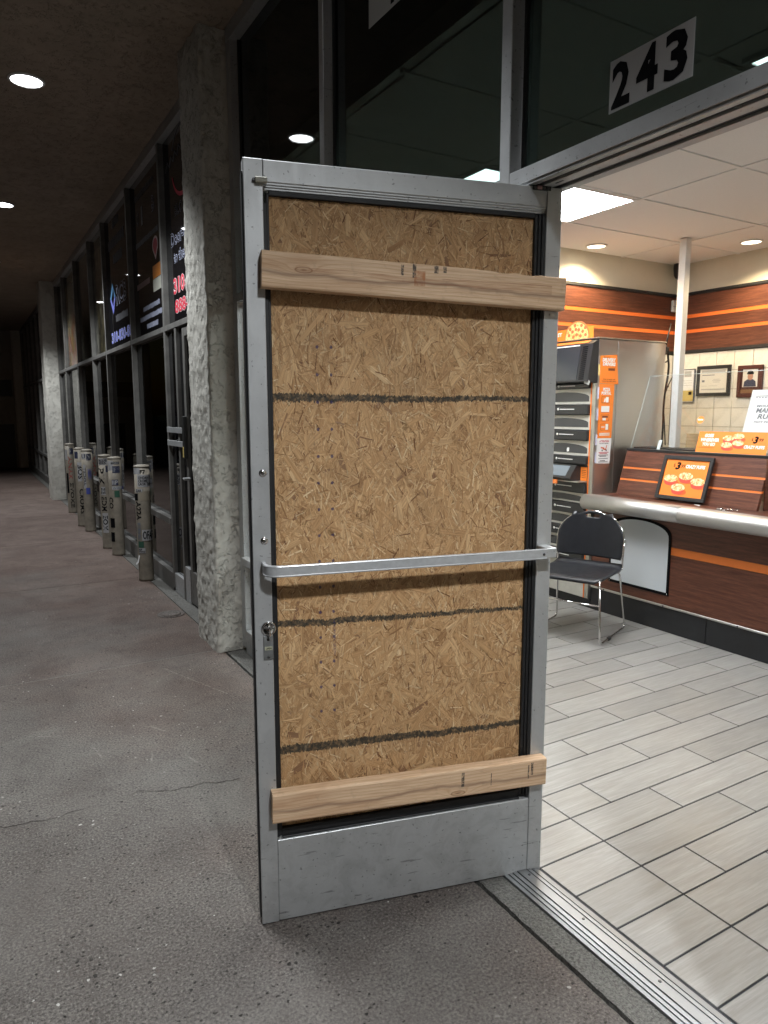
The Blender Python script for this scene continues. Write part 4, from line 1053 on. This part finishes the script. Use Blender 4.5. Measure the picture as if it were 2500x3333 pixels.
for (hz0, hz1) in ((1.676, 1.712), (1.48, 1.557), (1.287, 1.367), (1.105, 1.169), (.888, .973), (.724, .806), (.544, .622), (.343, .431)):
    h = box('drawer_handle', (KX - .03, 2.2385, hz0), (KX + .011, KY1, hz1), BLACKP, cb, .006)
    zc = (hz0 + hz1) / 2 + .004
    box('handle_mark', (KX - .0308, 2.375, zc - .003), (KX - .0302, 2.53, zc + .003), PRINTW, h); add('handle_dot', lathem([(.010, 0), (.010, -.0012), (.001, -.0014)], (KX - .03, 2.548, zc), 14, 'X'), PRINTW, h)
for z0, z1 in ((1.558, 1.675), (1.368, 1.479), (1.170, 1.286), (.807, .887), (.623, .723), (.432, .543), (.08, .342)):
    f = box('drawer_front', (KX - .005, 2.2388, z0), (KX + .011, KY1, z1), DF, cb, .002)
    if z1 < .4: continue
    w_ = .50; hgt = z1 - z0
    add('drawer_window', polym([(0, .18 * hgt), (w_, .18 * hgt), (w_, .48 * hgt)] + [(w_ / 2 + w_ / 2 * math.cos(R(a)), .48 * hgt + .32 * hgt * math.sin(R(a))) for a in range(12, 169, 12)] + [(0, .48 * hgt)], (KX - .0052, 2.752, z0), YD, Z3, .0015), DG, f)
add('torn_label', polym([(0, 0), (.022, .004), (.024, .03), (.016, .036), (.012, .03), (.004, .034), (-.002, .02)], (KX - .0068, 2.46, 1.196), YD, Z3, .0006), PAPER, cb)
box('shelf', (KX - .004, 2.2388, .974), (KX + .011, KY1, 1.104), BLACKP, cb); box('shelf_plate', (KX - .10, 2.24, .974), (KX - .0045, KY1, .982), STEELV, cb, .001)
mo = add('display_housing', polym([(0, 1.712), (-.105, 1.725), (-.06, 2.0), (0, 2.035)], (KX + .011, KY1, 0), (1, 0, 0), Z3, KY1 - KY0 + .0), BLACKP, cb)
sl = Vector((.045, 0, .275)).normalized(); so = Vector((KX - .094, 2.76, 1.725))
add('display_screen', quadm(so, FX, sl, .0, .455, .01, .262, .0005, .003), flat('screen_off', (.03, .034, .04), .25), mo)
for i in range(17): add('vent_slot', quadm(so, FX, sl, .475, .525, .014 + .0148 * i, .022 + .0148 * i, .0005, .0015), INK, mo)
add('orange_band', quadm(Vector((KX - .05, 2.76, 2.0)), FX, Vector((.06, 0, .035)).normalized(), 0, .51, .012, .05, .001, .002), ORANGE2, mo); add('white_line', quadm(so, FX, sl, .0, .44, .266, .274, .0005, .0015), PRINTW, mo)
tt = thing('card_terminal', (2.44, 2.42, .982), 'small black touch screen terminal on the cabinet shelf', 'card terminal')
add('housing', polym([(0, 0), (-.10, .0), (-.115, .02), (-.045, .118), (0, .10)], (KX - .006, 2.60, .9825), (1, 0, 0), Z3, .29), BLACKP, tt)
tsl = Vector((.07, 0, .098)).normalized(); tso = Vector((KX - .121, 2.60, 1.0025)); add('screen', quadm(tso, FX, tsl, .03, .235, .018, .108, .0005, .002), flat('terminal_screen', (.16, .19, .22), .18), tt)
add('card_reader', quadm(Vector((KX - .125, 2.56, .955)), FX, Z3, .0, .13, .0, .03, 0, .012), ORANGE2, tt)
of_ = thing('orange_flyer', (2.49, 2.27, .983), 'small orange flyer standing on the cabinet shelf', 'flyer')
add('card', quadm((KX - .0075, 2.305, .983), FX, Z3, 0, .062, 0, .105, 0, .002), PRINTO, of_); tag(add('small_print', joinm([quadm((KX - .0098, 2.300, .985), FX, Z3, .006, .05, .02 + .014 * i, .024 + .014 * i, 0, .0003) for i in range(5)]), PRINTBR, of_), kind='stuff')

# pizza topper
tp = thing('topper_sign', (2.55, 2.5, 2.046), 'orange sign with pizza cutout standing on the steel cabinet', 'sign')
add('board', quadm((2.552, 2.765, 2.0465), FX, Z3, 0, .482, 0, .088, 0, .004), PRINTO, tp)


def m_pizza():
    g = G('pizza_print', (.75, .5, .18), .5); o = g.co(); n1 = g.noise(o, 70, 4, .6, .6)
    g.put('Base Color', g.ramp(n1, [(.35, (.62, .22, .05)), (.47, (.78, .5, .16)), (.6, (.86, .66, .3))])); return g.m


pz = add('pizza_crust', polym(ell(0, 0, .128, .122, 36, -12, 192), (2.5475, 2.447, 2.066), FX, Z3, .002), flat('crust_print', (.5, .17, .05), .6), tp)
add('pizza_cheese', polym(ell(0, 0, .116, .110, 36, -10, 190), (2.5453, 2.447, 2.066), FX, Z3, .0012), m_pizza(), pz)
PEP = flat('pepperoni_print', (.52, .13, .045), .5); rp = random.Random(3)
for (u, v) in ((-.08, .02), (-.045, .045), (-.07, .065), (-.02, .09), (.02, .055), (.0, .02), (.045, .085), (.06, .04), (.085, .065), (.09, .012), (.04, .008), (-.035, .005), (-.01, .06)): add('pepperoni', polym(ell(u, v, .0135, .013, 14), (2.5443, 2.447, 2.066), FX, Z3, .0008), PEP, pz)
text('topper_lettering', 'ST', (2.5477, 2.655, 2.085), FX, Z3, .05, .03, PRINTW, tp, .05)

# posters taped to the cabinet side
XD = (1, 0, 0); PYs = KY0 - .0045
d1 = thing('poster', (2.62, PYs, 1.71), 'top orange poster for delivery drivers on the cabinet side', 'poster')
add('sheet', polym([(0, .004), (.172, .0), (.198, .0), (.173, .217), (.0, .204)], (2.532, PYs, 1.708), XD, Z3, .0012), PRINTO, d1); o1 = Vector((2.532, PYs - .0014, 1.708))
text('title_lettering', 'DELIVERY', o1 + Vector((.020, 0, .162)), XD, Z3, .14, .028, PRINTW, d1, .05, .1); text('title_lettering', 'DRIVERS', o1 + Vector((.026, 0, .132)), XD, Z3, .132, .027, PRINTW, d1, .05, .1)
text('small_lettering', 'PICK UP AND USE', o1 + Vector((.035, 0, .030)), XD, Z3, .125, .008, PRINTBR, d1, .02); text('small_lettering', 'YOUR DELIVERY BAG!', o1 + Vector((.018, 0, .016)), XD, Z3, .155, .008, PRINTBR, d1, .02); text('small_lettering', 'Attention', o1 + Vector((.03, 0, .192)), XD, Z3, .07, .008, PRINTBR, d1, .01, .2)
add('carton_print', quadm(o1, XD, Z3, .085, .155, .098, .116, 0, .0003), PRINTBR, d1)
d2 = thing('poster', (2.61, PYs, 1.31), 'tall orange instruction strip under the delivery poster on the cabinet', 'poster')
add('sheet', polym([(0, 0), (.148, 0), (.158, .4), (.0, .4)], (2.533, PYs + .0008, 1.3075), XD, Z3, .0012), PRINTO, d2); o2 = Vector((2.533, PYs - .0006, 1.3075))
text('title_lettering', 'PIZZA', o2 + Vector((.038, 0, .347)), XD, Z3, .075, .026, PRINTW, d2, .05, .1); text('title_lettering', 'PORTAL', o2 + Vector((.022, 0, .320)), XD, Z3, .105, .025, PRINTW, d2, .05, .1)
for k, z in enumerate((.262, .192, .128, .060)):
    p_ = add('icon_box', quadm(o2, XD, Z3, .028, .112, z - .001, z + .046, 0, .0003), PRINTBR, d2); add('icon_field', quadm(o2, XD, Z3, .030, .110, z + .001, z + .044, .0003, .0003), PRINTO, p_)
    a = ((.072, .10, .003, .043), (.026, .112, .002, .046), (.045, .08, .004, .022), (.080, .108, .002, .045))[k]; add('icon_print', quadm(o2, XD, Z3, a[0], a[1], z + a[2], z + a[3], .0006, .0003), PRINTW, p_)
    if k == 2: add('icon_print', quadm(o2, XD, Z3, .04, .10, z + .024, z + .038, .0006, .0003), PRINTBR, p_)
    if k == 0: add('icon_print', polym([(.05, z + .004), (.066, z + .008), (.07, z + .03), (.06, z + .034)], o2, XD, Z3, .0009), PRINTW, p_)
    if k == 3: add('icon_print', quadm(o2, XD, Z3, .034, .07, z + .02, z + .026, .0006, .0003), PRINTW, p_)
for z in (.0185, .0265, .034): add('small_print', quadm(o2, XD, Z3, .018, .128, z, z + .0045, 0, .0003), PRINTW, d2)
d3 = thing('poster', (2.6, PYs, 1.115), 'lowest white notice with red heading on the cabinet side', 'poster')
add('sheet', polym([(0, .004), (.14, 0), (.148, .19), (.0, .19)], (2.532, PYs, 1.1155), XD, Z3, .0012), PAPER, d3); o3 = Vector((2.532, PYs - .0014, 1.1155))
text('title_lettering', 'ATTENTION', o3 + Vector((.022, 0, .160)), XD, Z3, .10, .016, LR, d3, .03); text('small_lettering', 'DELIVERY DRIVERS', o3 + Vector((.022, 0, .148)), XD, Z3, .098, .007, INK, d3, .02)
sc2 = add('scooter_print', polym([(0, .02), (.018, .018), (.03, .008), (.055, .006), (.062, .03), (.066, .042), (.06, .043), (.052, .018), (.04, .016), (.032, .026), (.0, .03)], o3 + Vector((.04, 0, .096)), XD, Z3, .0005), SHAD, d3)
for u in (.016, .058): add('wheel_print', polym(ell(u, .004, .007, .007, 14), o3 + Vector((.04, 0, .096)), XD, Z3, .0008), PRINTG, sc2)
for i, (z, a, b, m) in enumerate(((.082, .02, .125, LR), (.073, .03, .11, LR), (.062, .015, .12, PRINTG), (.054, .03, .10, INK), (.036, .02, .118, PRINTG), (.020, .035, .09, INK), (.011, .02, .118, PRINTG))): add('small_print', quadm(o3, XD, Z3, a, b, z, z + .0045, 0, .0003), m, d3)
LAV = flat('clear_holder_tint', (.6, .58, .72), .3); YEL = flat('yellow_tab', (.8, .6, .2), .5)
for i, (z0, z1, m, lb) in enumerate(((1.77, 1.85, YEL, 'yellow tab on the cabinet corner beside the delivery poster'), (1.60, 1.685, LAV, 'highest pale leaflet holder tab on the cabinet corner'), (1.44, 1.525, LAV, 'second pale leaflet tab down the cabinet corner'), (1.255, 1.335, LAV, 'third pale leaflet tab, beside the white notice heading'), (1.122, 1.205, LAV, 'lowest pale leaflet tab on the cabinet corner'))):
    tb = thing('leaflet_tab', (2.522, PYs, z0), lb, 'holder tab', group='leaflet tabs on the cabinet corner')
    box('tab', (2.5165, PYs - .001, z0), (2.5308, PYs + .0015, z1), m, tb); box('crease', (2.5295, PYs - .002, z0 + .002), (2.5303, PYs - .0011, z1 - .002), PRINTW, tb)
lab = thing('hanging_label', (2.43, 2.21, 1.70), 'small grey plastic clip hanging at the corner of the display', 'clip')
add('clip_body', polym([(0, 0), (.05, -.018), (.056, .0), (.038, .04), (.02, .03)], (KX - .075, 2.24, 1.715), FX, Z3, .008), flat('grey_clip', (.35, .36, .35), .4), lab); add('clip_wire', tubem([(KX - .085, 2.255, 1.752), (KX - .085, 2.24, 1.745), (KX - .08, 2.22, 1.728), (KX - .07, 2.185, 1.705)], .003, 6), BLACKP, lab)

# steel post, camera, thermostat, cables
po = thing('support_post', (3.27, 2.078, 0), 'slim square white post rising from behind the counter to the ceiling', 'post')
box('shaft', (3.24, 2.048, 0), (3.30, 2.108, CEILZ - .006), WHITE, po, .003); box('top_plate', (3.232, 2.04, CEILZ - .0058), (3.308, 2.116, CEILZ - .0046), GRID, po)
sp = thing('security_camera', (4.0, 2.73, 2.77), 'small black camera in the ceiling corner behind the white post', 'camera')
add('housing', lathem([(.05, 2.797), (.052, 2.76), (.045, 2.70), (.03, 2.675), (.002, 2.67)], (4.02, 2.70, 0), 18), BLACKP, sp); add('lens_glass', lathem([(.018, 2.6745), (.014, 2.664), (.002, 2.661)], (4.02, 2.70, 0), 14), DG, sp)
ts = thing('wall_box', (4.05, 2.77, 2.41), 'small white plastic box high on the wood panel beside the post', 'wall box')
box('case', (4.03, 2.755, 2.395), (4.085, 2.7795, 2.498), WHITE, ts, .006); box('seam', (4.032, 2.7535, 2.44), (4.083, 2.7548, 2.443), PRINTG, ts)
ca1 = thing('power_cable', (3.43, 2.32, 1.2), 'thick black cable hanging between the cabinet and the white post', 'cable')
add('cable', tubem(fillet([(3.416, 2.30, 2.02), (3.447, 2.32, 1.938), (3.463, 2.32, 1.884), (3.459, 2.32, 1.792), (3.442, 2.32, 1.718), (3.43, 2.32, 1.631), (3.424, 2.32, 1.532), (3.431, 2.32, 1.388), (3.426, 2.32, 1.15)], .05, 3), .0085, 8), BLACKP, ca1)
add('plug', boxm((3.335, 2.31, 1.845), (3.365, 2.33, 1.885), .004), WHITE, ca1); add('plug_lead', tubem(fillet([(3.36, 2.32, 1.88), (3.39, 2.32, 1.91), (3.43, 2.32, 1.90), (3.45, 2.32, 1.93)], .02, 3), .005, 6), BLACKP, ca1)
ca2 = thing('thin_cable', (3.4, 2.30, 1.4), 'thin black wire looping beside the thick cable', 'cable')
add('wire', tubem(fillet([(3.474, 2.28, 1.80), (3.416, 2.28, 1.716), (3.381, 2.28, 1.642), (3.372, 2.28, 1.544), (3.393, 2.28, 1.433), (3.411, 2.28, 1.30), (3.42, 2.28, 1.232)], .05, 3), .005, 8), BLACKP, ca2); add('wire_tie', lathem([(.009, 1.70), (.009, 1.712)], (3.413, 2.28, 0), 10), BLACKP, ca2)
an = thing('antenna', (3.41, 2.3, 2.05), 'thin black stub antenna behind the top of the cabinet', 'antenna')
add('rod', tubem([(3.385, 2.3, 2.03), (3.41, 2.3, 2.12), (3.436, 2.3, 2.21)], [.008, .006, .004], 8), BLACKP, an); add('foot', lathem([(.016, 1.98), (.016, 2.02), (.009, 2.035)], (3.385, 2.3, 0), 12), BLACKP, an)

# frames on the back wall
def wall_frame(name, label, cat, y0, y1, z0, z1, bw, fm, pm, details):
    t = thing(name, (4.09, (y0 + y1) / 2, z0), label, cat); x = 4.098
    for (a, b, c, d) in ((y1, y0, z0, z0 + bw), (y1, y0, z1 - bw, z1), (y0 - bw, y0, z0 + bw + .0003, z1 - bw - .0003), (y1, y1 + bw, z0 + bw + .0003, z1 - bw - .0003)): box('frame_bar', (x - .022, a, c), (x, b, d), fm, t, .002)
    box('print', (x - .012, y1 + bw + .0003, z0 + bw + .0003), (x - .001, y0 - bw - .0003, z1 - bw - .0003), pm, t)
    for nm, a, b, c, d, m in details: box(nm, (x - .0135, y0 - b, z0 + c), (x - .0122, y0 - a, z0 + d), m, t)
    return t


LTG = flat('light_grey_print', (.4, .4, .38), .6); CRM = flat('cream_paper', (.66, .64, .58), .7)
wall_frame('certificate', 'white and gold certificate partly behind the white post', 'certificate', 2.664, 2.528, 1.588, 1.882, .006, PRINTG, PAPER, [('gold_half', .008, .128, .01, .105, GOLD), ('seal', .08, .11, .065, .095, PRINTBR), ('rule', .02, .11, .15, .153, LTG), ('rule', .02, .11, .17, .173, LTG), ('rule', .02, .11, .19, .193, LTG), ('emblem', .03, .1, .225, .275, LTG)])
wall_frame('certificate', 'landscape certificate in a thick black frame on the tiled wall', 'certificate', 2.505, 2.186, 1.64, 1.90, .028, BLACKP, CRM, [('banner', .045, .272, .195, .222, LTG), ('rule', .05, .17, .176, .182, PRINTG), ('rule', .16, .22, .14, .144, LTG), ('rule', .15, .23, .128, .132, LTG), ('rule', .16, .22, .116, .120, LTG), ('seal', .05, .075, .12, .138, PRINTG), ('rule', .05, .1, .085, .088, LTG), ('rule', .12, .2, .085, .088, LTG), ('foot_rule', .045, .272, .052, .062, LTG)])
pq = wall_frame('photo_plaque', 'dark wooden plaque with a portrait photo on the tiled wall', 'plaque', 2.118, 1.90, 1.622, 1.884, .03, MAROON, MAROON, [('photo', .045, .175, .085, .245, CRM), ('name_plate', .03, .15, .035, .065, flat('bronze_plate', (.2, .11, .05), .4))])
po_ = Vector((4.0838, 2.118, 1.622))
add('shirt_print', polym([(.055, .088), (.165, .088), (.16, .13), (.135, .148), (.088, .148), (.06, .13)], po_, FX, Z3, .0004), NAVY, pq); add('face_print', polym(ell(.112, .17, .024, .03, 16), po_ - Vector((.0005, 0, 0)), FX, Z3, .0004), flat('skin_print', (.42, .22, .15), .6), pq); add('cap_print', polym(ell(.112, .188, .03, .032, 14, 0, 180), po_ - Vector((.001, 0, 0)), FX, Z3, .0004), INK, pq)
bxs = [(1.212, 'lowest'), (1.2405, 'second'), (1.269, 'third'), (1.2975, 'topmost')]
for k, (z, nm) in enumerate(bxs):
    b_ = thing('pizza_box', (3.7, 2.1, z), ['bottom tan pizza box of the stack behind the counter', 'second tan pizza box from the bottom of the stack', 'third tan pizza box from the bottom of the stack', 'top tan pizza box of the stack behind the counter'][k], 'pizza box', group='pizza boxes behind the counter')
    box('tray', (3.6, 1.98 - .002 * k, z), (3.85, 2.224 - .002 * k, z + .024), TAN, b_, .002); box('lid', (3.597, 1.977 - .002 * k, z + .0243), (3.853, 2.227 - .002 * k, z + .028), TAN, b_, .001)
rk = thing('back_table', (3.7, 2.0, 0), 'low steel table behind the counter carrying pizza boxes', 'table')
box('table_top', (3.45, .8, 1.17), (3.95, 2.6, 1.2115), STEELV, rk, .003)
for x, y in ((3.48, .83), (3.92, .83), (3.48, 2.57), (3.92, 2.57)): box('leg', (x - .015, y - .015, 0), (x + .015, y + .015, 1.169), STEELV, rk)
cl = thing('bulldog_clip', (2.56, 1.13, .887), 'shiny metal clip lying on the counter edge', 'clip')
add('body', boxm((2.505, 1.125, .8865), (2.535, 1.16, .905), .004), CHROME, cl); add('ring', tubem([(2.555 + .035 * math.cos(R(a)), 1.125 + .018 * math.sin(R(a)), .892) for a in range(0, 361, 20)], .0035, 6), CHROME, cl); add('chain', tubem([(2.58, 1.12, .89), (2.59, 1.10, .891), (2.6, 1.085, .89), (2.605, 1.07, .891)], .004, 6), CHROME, cl)
pn = thing('pen', (2.6, 1.36, .89), 'thin pale pen lying on the counter under the framed poster', 'pen')
add('barrel', tubem([(2.625, 1.40, .890), (2.60, 1.35, .890)], .003, 8), PRINTW, pn); add('tip', lathem([(.005, .887), (.005, .895)], (2.597, 1.345, 0), 10), PRINTW, pn)

# chair
cA = math.atan2(.39, .92)
ch = thing('chair', (2.025, 1.83, 0), 'black plastic stacking chair with chrome sled legs before the counter', 'chair', cA)
SEATM = flat('chair_plastic', (.017, .018, .022), .36, wear=.25, scale=25)


def shell(fn, nu, nv, thk, skip=None):
    bm = bmesh.new(); g_ = [[bm.verts.new(fn(i / nu * 2 - 1, j / nv)) for i in range(nu + 1)] for j in range(nv + 1)]
    for j in range(nv):
        for i in range(nu):
            if skip and skip((i + .5) / nu * 2 - 1, (j + .5) / nv): continue
            bm.faces.new((g_[j][i], g_[j][i + 1], g_[j + 1][i + 1], g_[j + 1][i]))
    bmesh.ops.recalc_face_normals(bm, faces=bm.faces); bmesh.ops.solidify(bm, geom=list(bm.faces), thickness=thk)
    return bmesh_of(bm, True)


def backf(u, v):
    z = .497 + .315 * v
    w_ = .236 if v < .42 else .236 * max(.26, math.sqrt(max(0, 1 - ((v - .42) / .585) ** 2.0)))
    if v < .06: w_ -= (.06 - v) * .25
    y = u * w_
    return Vector((.165 + .05 * v + .03 * (1 - (y / .236) ** 2), y, z - (.012 * u * u if v > .9 else 0)))


add('backrest', shell(backf, 26, 28, .012, lambda u, v: abs(backf(u, v).y) < .052 - max(0, .9 - v) * .3 and .86 < v < .93), SEATM, ch, True)


def seatf(u, v):
    x = -.245 + .43 * v; w_ = .24 * min(1, .80 + 2.2 * v if v < .1 else 1.02) * (1 if v < .9 else 1 - (v - .9) * .6)
    y = u * w_; z = .438 - .014 * (1 - u * u) * math.sin(math.pi * min(1, v * 1.15)) + (-.030 * ((.14 - v) / .14) ** 2 if v < .14 else 0) + (.03 * ((v - .85) / .15) ** 2 if v > .85 else 0)
    return Vector((x, y, z))


add('seat', shell(seatf, 20, 24, .012), SEATM, ch, True)
for s in (-1, 1):
    y = .25 * s; yi = .225 * s
    add('sled_leg', tubem(fillet([(-.22, yi, .422), (-.245, y, .012), (.245, y, .012), (.17, yi, .40), (.13, yi * .98, .422)], .045, 6), .0065, 10), CHROME, ch, True)
    add('back_upright', tubem(fillet([(.10, yi * 1.02, .424), (.19, yi * 1.03, .425), (.185, .236 * s, .52), (.20, .238 * s, .64)], .03, 5), .0065, 10), CHROME, ch, True)
    box('glide', (-.09, y - .010, .0), (-.05, y + .010, .022), BLACKP, ch, .003, True)
add('front_stretcher', tubem([(-.232, -.234, .262), (-.232, .234, .262)], .006, 10), CHROME, ch, True); add('seat_frame', tubem(fillet([(-.20, -.22, .418), (.13, -.22, .418), (.13, .22, .418), (-.20, .22, .418)], .03, 4), .006, 8), CHROME, ch, True)
rim = [backf(1, j / 24) for j in range(0, 25)]; rim2 = [backf(-1, j / 24) for j in range(24, -1, -1)]; topr = [backf(1 - 2 * i / 12, 1.0) for i in range(1, 12)]
add('back_rim', tubem([p + Vector((-.004, 0, 0)) for p in rim + topr + rim2], .005, 8), CHROME, ch, True)

# warm cans in the shop ceiling
for x, y, lb in ((2.86, 2.585, 'warm round downlight in the shop ceiling left of the white post'), (3.78, 1.88, 'warm round downlight in the shop ceiling right of the white post')):
    can_light(x, y, lb, CEILZ + .001, .07, L_WARM, WARM_W, 'ceiling_downlight', 'downlight', 'warm downlights in the shop ceiling', 140, (1, .78, .48), GRID)
